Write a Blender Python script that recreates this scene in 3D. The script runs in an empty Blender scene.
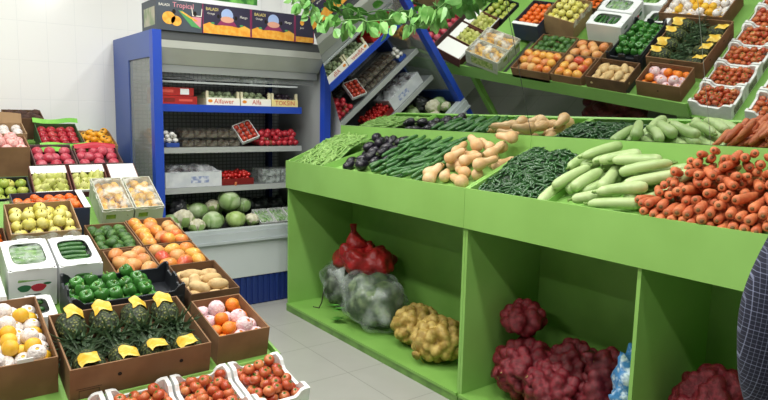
import bpy, bmesh, math, random
import numpy as np
from mathutils import Matrix, Vector, noise
random.seed(7)
rnd = random.random
def U(a, b): return a + (b - a) * rnd()
PI = math.pi
col = bpy.context.scene.collection
sc = bpy.context.scene

# ------------------------------------------------------------------ materials
def lin(c):
    if isinstance(c, str):
        c = [int(c[i:i + 2], 16) / 255 for i in (0, 2, 4)]
    return tuple((v / 12.92 if v <= .04045 else ((v + .055) / 1.055) ** 2.4) for v in c) + (1,)
MATS = {}
def M(name, c1, c2=None, rough=.5, n=None, nscale=20, nlo=.42, nhi=.62, bump=0, bscale=60, metal=0, alpha=1, trans=0, spec=.5, sss=0, stretch=None):
    """c1..c2 vary from object to object; n is a mottling colour laid over by noise"""
    if name in MATS: return MATS[name]
    m = bpy.data.materials.new(name); m.use_nodes = True
    nt = m.node_tree; N = nt.nodes; L = nt.links
    b = N['Principled BSDF']
    b.inputs['Roughness'].default_value = rough; b.inputs['Metallic'].default_value = metal
    b.inputs['Specular IOR Level'].default_value = spec
    b.inputs['Alpha'].default_value = alpha; b.inputs['Transmission Weight'].default_value = trans
    if sss:
        b.inputs['Subsurface Weight'].default_value = sss; b.inputs['Subsurface Radius'].default_value = (.01, .005, .003)
    src = None
    if c2:
        oi = N.new('ShaderNodeObjectInfo'); mx = N.new('ShaderNodeMix'); mx.data_type = 'RGBA'
        mx.inputs[6].default_value = lin(c1); mx.inputs[7].default_value = lin(c2)
        L.new(oi.outputs['Random'], mx.inputs[0]); src = mx.outputs[2]
    tc = None
    if n or bump:
        tc = N.new('ShaderNodeTexCoord'); vec = tc.outputs['Object']
        if stretch:
            mp = N.new('ShaderNodeMapping'); mp.inputs['Scale'].default_value = stretch; L.new(vec, mp.inputs[0]); vec = mp.outputs[0]
        if c2:
            ad = N.new('ShaderNodeVectorMath'); L.new(vec, ad.inputs[0]); L.new(oi.outputs['Random'], ad.inputs[1]); vec = ad.outputs[0]
    if n:
        nz = N.new('ShaderNodeTexNoise'); nz.inputs['Scale'].default_value = nscale; nz.inputs['Detail'].default_value = 3
        L.new(vec, nz.inputs['Vector'])
        mr = N.new('ShaderNodeMapRange'); mr.inputs[1].default_value = nlo; mr.inputs[2].default_value = nhi
        L.new(nz.outputs[0], mr.inputs[0])
        m2 = N.new('ShaderNodeMix'); m2.data_type = 'RGBA'; L.new(mr.outputs[0], m2.inputs[0])
        if src: L.new(src, m2.inputs[6])
        else: m2.inputs[6].default_value = lin(c1)
        m2.inputs[7].default_value = lin(n); src = m2.outputs[2]
    if src: L.new(src, b.inputs['Base Color'])
    else: b.inputs['Base Color'].default_value = lin(c1)
    if bump:
        bz = N.new('ShaderNodeTexNoise'); bz.inputs['Scale'].default_value = bscale; L.new(vec, bz.inputs['Vector'])
        bp = N.new('ShaderNodeBump'); bp.inputs['Strength'].default_value = bump; bp.inputs['Distance'].default_value = .01
        L.new(bz.outputs[0], bp.inputs['Height']); L.new(bp.outputs[0], b.inputs['Normal'])
    MATS[name] = m
    return m

def tile_mat(name, c, grout, w, h, axes, rough, off=(0, 0), mottle=None, gw=.004):
    m = bpy.data.materials.new(name); m.use_nodes = True
    nt = m.node_tree; N = nt.nodes; L = nt.links; b = N['Principled BSDF']
    b.inputs['Roughness'].default_value = rough
    tc = N.new('ShaderNodeTexCoord'); sp = N.new('ShaderNodeSeparateXYZ'); L.new(tc.outputs['Object'], sp.inputs[0])
    fac = None
    for ax, size, o in ((axes[0], w, off[0]), (axes[1], h, off[1])):
        a = N.new('ShaderNodeMath'); a.operation = 'SUBTRACT'; L.new(sp.outputs[ax], a.inputs[0]); a.inputs[1].default_value = o
        d = N.new('ShaderNodeMath'); d.operation = 'PINGPONG'; L.new(a.outputs[0], d.inputs[0]); d.inputs[1].default_value = size / 2
        lt = N.new('ShaderNodeMath'); lt.operation = 'LESS_THAN'; L.new(d.outputs[0], lt.inputs[0]); lt.inputs[1].default_value = gw / 2
        if fac is None: fac = lt.outputs[0]
        else:
            mx = N.new('ShaderNodeMath'); mx.operation = 'MAXIMUM'; L.new(fac, mx.inputs[0]); L.new(lt.outputs[0], mx.inputs[1]); fac = mx.outputs[0]
    mix = N.new('ShaderNodeMix'); mix.data_type = 'RGBA'; L.new(fac, mix.inputs[0])
    mix.inputs[6].default_value = lin(c); mix.inputs[7].default_value = lin(grout)
    if mottle:
        nz = N.new('ShaderNodeTexNoise'); nz.inputs['Scale'].default_value = 5; nz.inputs['Detail'].default_value = 6; L.new(tc.outputs['Object'], nz.inputs['Vector'])
        m2 = N.new('ShaderNodeMix'); m2.data_type = 'RGBA'; L.new(nz.outputs[0], m2.inputs[0])
        m2.inputs[6].default_value = lin(c); m2.inputs[7].default_value = lin(mottle); L.new(m2.outputs[2], mix.inputs[6])
    L.new(mix.outputs[2], b.inputs['Base Color'])
    bp = N.new('ShaderNodeBump'); bp.invert = True; bp.inputs['Strength'].default_value = .4; bp.inputs['Distance'].default_value = .002
    L.new(fac, bp.inputs['Height']); L.new(bp.outputs[0], b.inputs['Normal'])
    return m

def film_mat(name, c, dens, rough=.25, nscale=14, lo=.35, hi=.65, c2=None):
    """thin plastic film: part clear, part coloured, creased"""
    m = bpy.data.materials.new(name); m.use_nodes = True
    nt = m.node_tree; N = nt.nodes; L = nt.links; b = N['Principled BSDF']
    b.inputs['Base Color'].default_value = lin(c); b.inputs['Roughness'].default_value = rough
    tc = N.new('ShaderNodeTexCoord'); nz = N.new('ShaderNodeTexNoise'); nz.inputs['Scale'].default_value = nscale; nz.inputs['Detail'].default_value = 4
    L.new(tc.outputs['Object'], nz.inputs['Vector'])
    mr = N.new('ShaderNodeMapRange'); mr.inputs[1].default_value = lo; mr.inputs[2].default_value = hi
    mr.inputs[3].default_value = max(0, dens - .3); mr.inputs[4].default_value = min(1, dens + .3)
    L.new(nz.outputs[0], mr.inputs[0]); L.new(mr.outputs[0], b.inputs['Alpha'])
    if c2:
        mx = N.new('ShaderNodeMix'); mx.data_type = 'RGBA'; mx.inputs[6].default_value = lin(c2); mx.inputs[7].default_value = lin(c)
        L.new(mr.outputs[0], mx.inputs[0]); L.new(mx.outputs[2], b.inputs['Base Color'])
    bp = N.new('ShaderNodeBump'); bp.inputs['Strength'].default_value = .8; bp.inputs['Distance'].default_value = .01
    L.new(nz.outputs[0], bp.inputs['Height']); L.new(bp.outputs[0], b.inputs['Normal'])
    return m

# ------------------------------------------------------------------ mesh builder
class MB:
    def __init__(s): s.v = []; s.f = []; s.mi = []; s.sm = []
    def add(s, vs, fs, mi=0, sm=False, T=None):
        o = len(s.v)
        s.v += [tuple(T @ Vector(p)) if T is not None else tuple(p) for p in vs]
        s.f += [tuple(i + o for i in f) for f in fs]; s.mi += [mi] * len(fs); s.sm += [sm] * len(fs)
        return s
    def box(s, x0, y0, z0, x1, y1, z1, mi=0, T=None):
        v = [(x, y, z) for z in (z0, z1) for y in (y0, y1) for x in (x0, x1)]
        return s.add(v, [(0, 2, 3, 1), (4, 5, 7, 6), (0, 1, 5, 4), (2, 6, 7, 3), (0, 4, 6, 2), (1, 3, 7, 5)], mi, False, T)
    def lathe(s, prof, seg=12, mi=0, T=None, fn=None, sm=True):
        """prof: (r, z) list from the bottom to the top; fn(theta, k) scales the radius"""
        vs = []; fs = []; rings = []
        for k, (r, z) in enumerate(prof):
            if r < 1e-6: rings.append([len(vs)]); vs.append((0, 0, z)); continue
            ring = []
            for i in range(seg):
                t = 2 * PI * i / seg; q = r * (fn(t, k) if fn else 1)
                ring.append(len(vs)); vs.append((q * math.cos(t), q * math.sin(t), z))
            rings.append(ring)
        for a, b in zip(rings, rings[1:]):
            for i in range(seg):
                j = (i + 1) % seg
                if len(a) == 1 and len(b) == 1: continue
                if len(a) == 1: fs.append((a[0], b[j], b[i]))
                elif len(b) == 1: fs.append((a[i], a[j], b[0]))
                else: fs.append((a[i], a[j], b[j], b[i]))
        return s.add(vs, fs, mi, sm, T)
    def tube(s, pts, rad, seg=8, mi=0, T=None, cap=True, sm=True):
        pts = [Vector(p) for p in pts]; n = len(pts)
        if not hasattr(rad, '__len__'): rad = [rad] * n
        vs = []; fs = []; up = None
        for k, p in enumerate(pts):
            t = (pts[min(k + 1, n - 1)] - pts[max(k - 1, 0)]).normalized()
            if up is None: up = t.orthogonal().normalized()
            up = (up - t * up.dot(t)).normalized(); w = t.cross(up)
            for i in range(seg):
                a = 2 * PI * i / seg; vs.append(p + (up * math.cos(a) + w * math.sin(a)) * rad[k])
        for k in range(n - 1):
            for i in range(seg):
                j = (i + 1) % seg; fs.append((k * seg + i, k * seg + j, (k + 1) * seg + j, (k + 1) * seg + i))
        if cap:
            fs.append(tuple(range(seg - 1, -1, -1))); fs.append(tuple((n - 1) * seg + i for i in range(seg)))
        return s.add(vs, fs, mi, sm, T)
    def poly(s, pts, th, mi=0, T=None):
        """flat outline in XY from z=0 to z=th"""
        n = len(pts); vs = [(x, y, 0) for x, y in pts] + [(x, y, th) for x, y in pts]
        fs = [tuple(range(n - 1, -1, -1)), tuple(range(n, 2 * n))] + [(i, (i + 1) % n, (i + 1) % n + n, i + n) for i in range(n)]
        return s.add(vs, fs, mi, False, T)
    def sheet(s, fn, nu, nv, mi=0, sm=True, T=None, th=0):
        vs = [fn(i / nu, j / nv) for j in range(nv + 1) for i in range(nu + 1)]
        fs = [(j * (nu + 1) + i, j * (nu + 1) + i + 1, (j + 1) * (nu + 1) + i + 1, (j + 1) * (nu + 1) + i) for j in range(nv) for i in range(nu)]
        return s.add(vs, fs, mi, sm, T)
    def mesh(s, name, mats):
        me = bpy.data.meshes.new(name); me.from_pydata(s.v, [], s.f)
        for m in (mats if isinstance(mats, (list, tuple)) else [mats]): me.materials.append(m)
        me.polygons.foreach_set('material_index', s.mi); me.polygons.foreach_set('use_smooth', s.sm)
        bm = bmesh.new(); bm.from_mesh(me); bmesh.ops.recalc_face_normals(bm, faces=bm.faces); bm.to_mesh(me); bm.free()
        me.update(); return me
    def build(s, name, mats, parent=None, mw=None):
        return link(name, s.mesh(name, mats), parent, mw)

def link(name, data, parent=None, mw=None):
    o = bpy.data.objects.new(name, data); col.objects.link(o)
    if parent is not None: o.parent = parent
    if mw is not None: o.matrix_local = mw
    return o
def tag(o, label=None, cat=None, group=None, kind=None):
    if label: o['label'] = label
    if cat: o['category'] = cat
    if group: o['group'] = group
    if kind: o['kind'] = kind
    return o
def empty(name, loc=(0, 0, 0), mw=None):
    o = bpy.data.objects.new(name, None); col.objects.link(o); o.empty_display_size = .05
    if mw is not None: o.matrix_world = mw
    else: o.location = loc
    return o
def struct(name, mb, m): return tag(mb.build(name, m), kind='structure')
def put(kind, mw, label, cat, group, parts=True):
    """one more individual: the thing and its parts share mesh data with the first of its kind"""
    root, meshes = kind
    o = link(root, meshes[0][1], None, mw); tag(o, label, cat, group)
    if parts:
        for nm, me in meshes[1:]: link(nm, me, o)
    return o
def T(x=0, y=0, z=0): return Matrix.Translation((x, y, z))
def RX(a): return Matrix.Rotation(a, 4, 'X')
def RY(a): return Matrix.Rotation(a, 4, 'Y')
def RZ(a): return Matrix.Rotation(a, 4, 'Z')
def S(x, y=None, z=None):
    return Matrix.Diagonal((x, y if y is not None else x, z if z is not None else x, 1))
def axis_to(d):                       # local +Z turned to d
    return Vector((0, 0, 1)).rotation_difference(Vector(d)).to_matrix().to_4x4()
def text(body, size, parent, mw, m, align='CENTER', name='lettering', ext=.0003):
    c = bpy.data.curves.new(name, 'FONT'); c.body = body; c.size = size; c.align_x = align; c.align_y = 'CENTER'; c.extrude = ext
    c.resolution_u = 2
    c.materials.append(m); o = link(name, c, None); bpy.context.view_layer.update()
    me = bpy.data.meshes.new_from_object(o.evaluated_get(bpy.context.evaluated_depsgraph_get())); bpy.data.objects.remove(o)
    return link(name, me, parent, mw)

# common materials
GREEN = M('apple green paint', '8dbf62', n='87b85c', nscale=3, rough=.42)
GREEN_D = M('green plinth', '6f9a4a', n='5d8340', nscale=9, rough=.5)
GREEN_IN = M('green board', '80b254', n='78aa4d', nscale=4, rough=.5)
CARD = M('brown cardboard', '8d6a4a', n='7d5c3f', nscale=6, rough=.85)
CARD_D = M('dark cardboard', '6f5138', n='604530', nscale=8, rough=.85)
CARD_L = M('pale cardboard', 'a98a66', n='98795a', nscale=6, rough=.85)
HOLE = M('dark hole', '1c1712', rough=.9)
WHITE = M('white foam', 'eceeec', n='e2e4e3', nscale=30, rough=.6)
WCARD = M('white card', 'e6e8e8', n='dcdedf', nscale=5, rough=.6)
BLACKP = M('black plastic', '23262c', n='2c3036', nscale=12, rough=.45)
BLUE = M('blue enamel', '1f46b4', n='2549b0', nscale=3, rough=.4)
BLUE_D = M('dark blue grille', '1c3479', rough=.5)
STEEL = M('pale grey enamel', 'b9bdbd', n='b1b5b5', nscale=4, rough=.4)
STEEL_D = M('grey liner', '7b8082', n='72777a', nscale=5, rough=.5)
LEAFG = M('green leaf', '4f9a33', '69b545', rough=.5, n='3f8428', nscale=30)
STEM = M('green stem', '6f8f45', rough=.6)
DARKSTEM = M('brown stem', '5c4a2a', rough=.8)
INK = M('black ink', '23211f', rough=.8)
RED = M('red print', 'c22c25', rough=.5)
YEL = M('yellow print', 'd9ad2a', n='e6cf6a', nscale=28, rough=.5)
CREAM = M('cream card', 'dcd6bd', rough=.7)
FOAMP = M('pink foam net', 'e9c9cf', 'f2dcdc', n='dfb3bb', nscale=70, rough=.8, bump=.5, bscale=120)
FOAMW = M('white foam net', 'ece9e4', 'f4ecea', n='d9cfca', nscale=70, rough=.8, bump=.5, bscale=120)

# ------------------------------------------------------------------ produce kinds (root name, [(part, mesh), ...])
def sphere_prof(r, k=9, zs=1.0, top=0, bot=0):
    p = []
    for i in range(k + 1):
        a = -PI / 2 + PI * i / k
        z = r * zs * math.sin(a); rr = r * math.cos(a)
        if i == k: z -= top * r; rr = 0
        elif i == k - 1: z -= top * r * .45
        if i == 0: z += bot * r; rr = 0
        elif i == 1: z += bot * r * .4
        p.append((max(rr, 0), z))
    return p
def star(r, n, z, droop, w=.25, th=.0):
    m = MB()
    for i in range(n):
        a = 2 * PI * i / n + U(-.15, .15)
        c, s_ = math.cos(a), math.sin(a); p = (-s_, c)
        b = r * w
        vs = [(p[0] * b * .5, p[1] * b * .5, z), (c * r * .5 + p[0] * b, s_ * r * .5 + p[1] * b, z + droop * .2), (c * r, s_ * r, z - droop), (c * r * .5 - p[0] * b, s_ * r * .5 - p[1] * b, z + droop * .2), (-p[0] * b * .5, -p[1] * b * .5, z)]
        m.add(vs, [(0, 1, 2, 3, 4)], 0, False)
    m.tube([(0, 0, z - .001), (r * .1, 0, z + r * .35)], r * .11, 5)
    return m
def k_round(name, r, mat, seg=14, zs=.88, top=.18, bot=.05, parts=(), fn=None, k=9):
    me = MB().lathe(sphere_prof(r, k, zs, top, bot), seg, fn=fn).mesh(name, mat)
    return (name, [(name, me)] + list(parts))
CALYX = M('tomato calyx', '4d7a2c', rough=.7)
TOM_R = M('ripe tomato skin', 'ae4229', 'cd6f42', rough=.3, n='d89358', nscale=16, nlo=.5, nhi=.75)
K = {}
K['tomato'] = k_round('tomato', .0235, TOM_R, 14, .84, .2, .05, [('calyx', star(.014, 5, .0165, .003).mesh('calyx', CALYX))], fn=lambda t, k: 1 + .025 * math.cos(5 * t))
ORG = M('orange peel', 'ea7f1f', 'f0932e', rough=.45, n='e07018', nscale=40, bump=.25, bscale=220)
K['orange'] = k_round('orange', .032, ORG, 14, .95, .08, .04)
K['tangerine'] = k_round('tangerine', .027, M('tangerine peel', 'e46a1c', 'ea7a2a', rough=.4, n='d85a12', nscale=40), 12, .85, .12, .05)
def k_wrap(name, r, fruitmat, foam):
    f = MB().lathe(sphere_prof(r * .93, 9, .98), 14).mesh(name, fruitmat)
    def rip(t, k): return 1.02 + .035 * math.cos(9 * t) * (1 if k % 2 else -1)
    p = [(r * 1.0 * math.cos(a), r * math.sin(a)) for a in [-1.15 + 2.25 * i / 10 for i in range(11)]] + [(r * .34, r * .98), (r * .2, r * .93)]
    w = MB().lathe(p, 18, fn=rip).mesh('foam_sleeve', foam)
    return (name, [(name, f), ('foam_sleeve', w)])
K['wrapped_orange'] = k_wrap('wrapped_orange', .036, ORG, FOAMP)
YFRUIT = M('yellow melon skin', 'e4b42a', 'eac040', rough=.45, n='dfa524', nscale=18)
K['yellow_melon'] = k_round('yellow_melon', .030, YFRUIT, 14, 1.05, .08, .05)
K['wrapped_melon'] = k_wrap('wrapped_melon', .0315, YFRUIT, FOAMW)
K['pink_wrap'] = k_wrap('wrapped_apple', .038, M('apple blush', 'd98a7a', rough=.5), M('salmon foam net', 'f0b9b4', 'f6cfc8', n='e59c98', nscale=60, rough=.8, bump=.4, bscale=120))
def k_egg(name, L, R, mat, seg=14, skew=.18, parts=()):
    p = []
    for i in range(11):
        a = -PI / 2 + PI * i / 10
        p.append((R * math.cos(a) * (1 - skew * math.sin(a)), L / 2 * math.sin(a)))
    p[0] = (0, p[0][1]); p[-1] = (0, p[-1][1])
    me = MB().lathe(p, seg).mesh(name, mat); return (name, [(name, me)] + list(parts))
nub = lambda z, r, h=.006, m=DARKSTEM: ('stem', MB().tube([(0, 0, z - .003), (0, .001, z + h)], [r, r * .7], 6).mesh('stem', m))
MANGO = M('mango skin', 'd98a3c', 'd0613a', rough=.32, n='e0a94c', nscale=9, nlo=.45, nhi=.6)
K['mango'] = k_egg('mango', .092, .036, MANGO, parts=[nub(.045, .004)])
MANGO_R = M('red mango skin', 'b5392f', 'c8543a', rough=.32, n='d89045', nscale=8, nlo=.5, nhi=.68)
K['red_mango'] = k_egg('mango', .096, .037, MANGO_R, parts=[nub(.047, .004)])
MANGO_O = M('orange mango skin', 'd08a50', 'cc7a48', rough=.38, n='d8a86a', nscale=9)
K['orange_mango'] = k_egg('mango', .088, .037, MANGO_O, parts=[nub(.043, .004)])
K['avocado'] = k_egg('avocado', .07, .028, M('avocado skin', '3f6a2c', '58803a', rough=.45, n='2f5422', nscale=30, bump=.3, bscale=160), skew=.28, parts=[nub(.034, .003)])
K['potato'] = k_egg('potato', .105, .03, M('potato skin', 'c9a873', 'd5b988', rough=.75, n='b28f5c', nscale=26, nlo=.5, nhi=.72, bump=.15, bscale=60), skew=.08)
APPY = M('yellow quince skin', 'cfc75a', 'c8bc48', rough=.4, n='d8d080', nscale=12)
K['quince'] = k_round('quince', .032, APPY, 14, .95, .22, .15, [nub(.024, .003, .011)])
K['pear'] = ('pear', [('pear', MB().lathe([(0, -.031), (.014, -.03), (.025, -.02), (.029, -.006), (.026, .008), (.018, .021), (.012, .031), (.007, .036), (0, .037)], 12).mesh('pear', M('pale pear skin', 'ccce7c', 'd8d68c', rough=.45, n='bcc264', nscale=14))), nub(.036, .002, .012)])
K['green_apple'] = k_round('green_apple', .034, M('green apple skin', 'a9b851', 'c3c060', rough=.35, n='8da63e', nscale=12), 12, .9, .22, .12, [nub(.024, .003, .01)])
K['pink_apple'] = k_round('pink_apple', .037, M('pink wrapped apple', 'b93649', 'c84c5e', rough=.4, n='d98490', nscale=22, nlo=.5, nhi=.75, bump=.4, bscale=40), 12, .95, .1, .05)
K['red_apple'] = k_round('red_apple', .034, M('dark red apple skin', 'a01d2e', 'b82a38', rough=.3, n='cf5a58', nscale=14, nlo=.55, nhi=.8), 12, .92, .2, .1, [nub(.024, .003, .01)])
K['persimmon'] = k_round('persimmon', .03, M('persimmon skin', 'e6a21e', 'f0b836', rough=.35, n='e2961a', nscale=12), 12, .82, .2, .05, [('calyx', star(.016, 4, .021, .002, .4).mesh('calyx', M('dry calyx', '5a4a22', rough=.8)))])
K['taro'] = k_egg('taro', .09, .033, M('taro skin', '4a3026', '5a3d30', rough=.8, n='3a241c', nscale=30, bump=.5, bscale=90), skew=.2)
K['yellow_mango'] = k_egg('yellow_mango', .075, .024, M('yellow mango skin', 'e6b424', 'ecc23a', rough=.4, n='dfa218', nscale=9), parts=[nub(.037, .003)])
# bell pepper
PEP = M('green pepper skin', '356f2a', '4a8c3c', rough=.25, n='28591f', nscale=10)
def pepper():
    p = [(0, -.034), (.018, -.036), (.03, -.028), (.036, -.006), (.037, .014), (.031, .027), (.018, .03), (.008, .024), (0, .02)]
    me = MB().lathe(p, 16, fn=lambda t, k: 1 + .1 * math.cos(4 * t) * (1 if k < 7 else .4)).mesh('bell_pepper', PEP)
    st = MB().tube([(0, 0, .018), (.001, 0, .032), (.006, 0, .042)], [.008, .005, .004], 6).mesh('stem', STEM)
    return ('bell_pepper', [('bell_pepper', me), ('stem', st)])
K['pepper'] = pepper()
# long produce: axis local X
def spine(name, L, prof, mat, bend=0, seg=10, parts=()):
    """prof: (fraction along, radius)"""
    pts = []; rad = []
    for u, r in prof:
        x = (u - .5) * L; pts.append((x, bend * (1 - (2 * u - 1) ** 2), 0)); rad.append(max(r, .0006))
    me = MB().tube(pts, rad, seg).mesh(name, mat); return (name, [(name, me)] + list(parts))
CAR = M('carrot skin', 'c66a42', 'd4804f', rough=.55, n='b65c36', nscale=18, bump=.15, bscale=90)
CROWN = M('carrot crown', '7a5a34', rough=.8)
def carrot(L, R):
    cr = MB().tube([(-L * .5 - .001, 0, 0), (-L * .5 - .004, 0, 0)], [R * .42, R * .25], 8).mesh('crown', CROWN)
    return spine('carrot', L, [(0, R * .55), (.02, R * .85), (.07, R), (.35, R), (.65, R * .9), (.85, R * .68), (.95, R * .42), (1, .002)], CAR, U(-.006, .006), 10, [('crown', cr)])
K['carrots'] = [carrot(.125, .0175), carrot(.115, .0165), carrot(.135, .018), carrot(.11, .015)]
GRD = M('pale gourd skin', 'a8c281', 'b8cd92', rough=.4, n='94b16c', nscale=14, nlo=.5, nhi=.75)
def gourd(L, R, b):
    st = MB().tube([(L * .5 - .003, 0, 0), (L * .5 + .01, 0, .001), (L * .5 + .018, .003, .003)], [.007, .006, .005], 6).mesh('stem', STEM)
    return spine('bottle_gourd', L, [(0, .003), (.01, R * .5), (.05, R * .84), (.14, R), (.4, R * .98), (.7, R * .9), (.88, R * .8), (.96, R * .55), (1, .006)], GRD, b, 14, [('stem', st)])
K['gourds'] = [gourd(.20, .0255, .008), gourd(.23, .0265, -.012), gourd(.18, .028, .004), gourd(.21, .024, .012)]
SQH = M('butternut skin', 'dcb88a', 'e2c39a', rough=.5, n='d2a874', nscale=10)
def squash(L, R):
    st = MB().tube([(L * .5 - .003, 0, 0), (L * .5 + .012, .002, 0)], [.009, .007], 6).mesh('stem', M('squash stem', '8c7a4c', rough=.9))
    return spine('butternut_squash', L, [(0, .004), (.02, R * .5), (.09, R * .88), (.2, R), (.33, R * .93), (.45, R * .72), (.6, R * .6), (.85, R * .6), (.95, R * .5), (.985, R * .3), (1, .006)], SQH, U(-.006, .006), 16, [('stem', st)])
K['squashes'] = [squash(.15, .034), squash(.135, .032), squash(.17, .038)]
CUC = M('cucumber skin', '2f5e2c', '3a6d33', rough=.35, n='55863f', nscale=24, nlo=.5, nhi=.75, bump=.2, bscale=150)
K['cucumbers'] = [spine('cucumber', L, [(0, .002), (.02, .007), (.08, .0115), (.5, .013), (.9, .0115), (.98, .007), (1, .003)], CUC, b, 10) for L, b in ((.15, .006), (.165, -.01), (.14, .012))]
K['zucchinis'] = [spine('zucchini', .17, [(0, .002), (.03, .011), (.1, .0165), (.5, .018), (.9, .015), (1, .007)], M('pale zucchini skin', '5d8a44', '6d9a50', rough=.4, n='86ac62', nscale=30), .004, 10)]
EGG = M('eggplant skin', '1b1922', '25202e', rough=.3, n='15121c', nscale=6)
def eggplant():
    cal = star(.03, 5, .052, .022, .35).tube([(0, 0, .05), (.004, 0, .075)], [.008, .006], 6).mesh('calyx', M('eggplant calyx', '55683a', rough=.7))
    p = [(0, -.055), (.02, -.053), (.036, -.038), (.041, -.012), (.036, .018), (.027, .04), (.02, .052), (0, .055)]
    me = MB().lathe(p, 16).mesh('eggplant', EGG); return ('eggplant', [('eggplant', me), ('calyx', cal)])
K['eggplant'] = eggplant()
BEAN = M('green bean skin', '7aa552', '98bd6c', rough=.5)
K['beans'] = [spine('green_bean', .11, [(0, .001), (.05, .0035), (.3, .0048), (.7, .0048), (.95, .0035), (1, .001)], BEAN, b, 6) for b in (.008, .016, -.01)]
CHI = M('green chili skin', '20471f', '2f5c2a', rough=.28)
K['chilis'] = [spine('green_chili', .085, [(0, .0015), (.08, .0018), (.1, .006), (.35, .0075), (.7, .006), (.93, .0025), (1, .001)], CHI, b, 7) for b in (.01, .018, -.008)]
# pineapple: axis local +Z
PINE = bpy.data.materials.new('pineapple skin'); PINE.use_nodes = True
def _pine():
    nt = PINE.node_tree; N = nt.nodes; L = nt.links; b = N['Principled BSDF']; b.inputs['Roughness'].default_value = .6
    tc = N.new('ShaderNodeTexCoord'); vo = N.new('ShaderNodeTexVoronoi'); vo.inputs['Scale'].default_value = 80
    L.new(tc.outputs['Object'], vo.inputs['Vector'])
    cr = N.new('ShaderNodeValToRGB'); e = cr.color_ramp.elements
    e[0].position = .05; e[0].color = lin('9a9048'); e[1].position = .62; e[1].color = lin('1f2a16')
    x = e.new(.3); x.color = lin('4e5a2c')
    L.new(vo.outputs['Distance'], cr.inputs[0]); L.new(cr.outputs[0], b.inputs['Base Color'])
    bp = N.new('ShaderNodeBump'); bp.invert = True; bp.inputs['Strength'].default_value = .9; bp.inputs['Distance'].default_value = .006
    L.new(vo.outputs['Distance'], bp.inputs['Height']); L.new(bp.outputs[0], b.inputs['Normal'])
_pine()
PLEAF = M('pineapple leaf', '45603f', '587352', rough=.5, n='8ba084', nscale=20, nlo=.5, nhi=.75)
def pineapple():
    body = MB().lathe([(0, -.075), (.03, -.073), (.05, -.052), (.057, -.02), (.056, .015), (.048, .048), (.03, .068), (0, .073)], 18).mesh('pineapple', PINE)
    m = MB(); R = random.Random(3)
    for i in range(34):
        u = i / 33; a = i * 2.4; L = .065 + .075 * math.sin(PI * min(1, .25 + u * .6)); lean = 1.25 - 1.05 * u
        w = .0085
        d = Vector((math.cos(a), math.sin(a), 0)); sd = Vector((-math.sin(a), math.cos(a), 0)); vs = []
        for q in range(5):
            t = q / 4; ang = lean * (.35 + .85 * t)
            p = Vector((0, 0, .066 + u * .02)) + d * (.012 + L * t * math.sin(ang)) + Vector((0, 0, L * t * math.cos(ang)))
            ww = w * (1 - t ** 1.6) + .0004
            vs += [p - sd * ww, p + d * -.003 + Vector((0, 0, .002)), p + sd * ww]
        fs = []
        for q in range(4):
            for c in (0, 1): fs.append((q * 3 + c, q * 3 + c + 1, q * 3 + c + 4, q * 3 + c + 3))
        m.add(vs, fs, 0, True)
    cr = m.mesh('crown', PLEAF)
    wr = MB().sheet(lambda u, v: ((.0605 - .012 * max(0, .35 - v) + .004 * math.sin(9 * u + 4 * v)) * math.cos(.95 + 1.25 * u), (.0605 - .012 * max(0, .35 - v) + .004 * math.sin(7 * v + 3 * u)) * math.sin(.95 + 1.25 * u), -.082 + .078 * v + .009 * math.sin(8 * u)), 8, 6).mesh('tag', YEL)
    return ('pineapple', [('pineapple', body), ('crown', cr), ('tag', wr)])
K['pineapple'] = pineapple()

# ------------------------------------------------------------------ packing
class Heap:
    """spheres dropped along local -Z; long things are chains of spheres"""
    def __init__(s): s.P = np.zeros((0, 3)); s.R = np.zeros(0)
    def rest(s, offs, rr, x, y, floor):
        z = -1e9
        for (ox, oy, oz), r in zip(offs, rr):
            px, py = x + ox, y + oy
            z = max(z, floor(px, py) + r - oz)
            if len(s.R):
                d2 = (s.P[:, 0] - px) ** 2 + (s.P[:, 1] - py) ** 2; q = (s.R + r) * .97; k = d2 < q * q
                if k.any(): z = max(z, float((s.P[k, 2] + np.sqrt(q[k] ** 2 - d2[k])).max()) - oz)
        return z
    def keep(s, offs, rr, x, y, z):
        s.P = np.vstack([s.P, np.array([(x + o[0], y + o[1], z + o[2]) for o in offs])]); s.R = np.append(s.R, rr)
def fill_box(w, d, zf, zmax, r, count, wall=.006, tries=70, heap=None):
    h = heap or Heap(); out = []; r = r * .93; first = []
    nx = max(1, int((w - 2 * wall) / (2 * r))); ny = max(1, int((d - 2 * wall) / (2 * r))); px = (w - 2 * wall - 2 * r) / max(1, nx - 1); py = (d - 2 * wall - 2 * r) / max(1, ny - 1)
    for j in range(ny):
        for i in range(nx):
            jx = min(.3, max(.02, px / (2 * r) - 1)) * r; first.append((min(max(wall + r + i * px + U(-jx, jx), wall + r), w - wall - r), min(max(wall + r + j * py + U(-jx, jx), wall + r), d - wall - r)))
    random.shuffle(first)
    for _ in range(count):
        best = None
        cand = []
        if first: cand = [first.pop()]
        else: cand = [(U(wall + r, w - wall - r), U(wall + r, d - wall - r)) for _ in range(tries)]
        for x, y in cand:
            z = h.rest([(0, 0, 0)], [r], x, y, lambda a, b: zf)
            if best is None or z < best[2]: best = (x, y, z)
        if best[2] + r * .6 > zmax:
            if first or len(cand) == 1: continue
            break
        h.keep([(0, 0, 0)], [r], *best); out.append(best)
    return out
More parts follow.
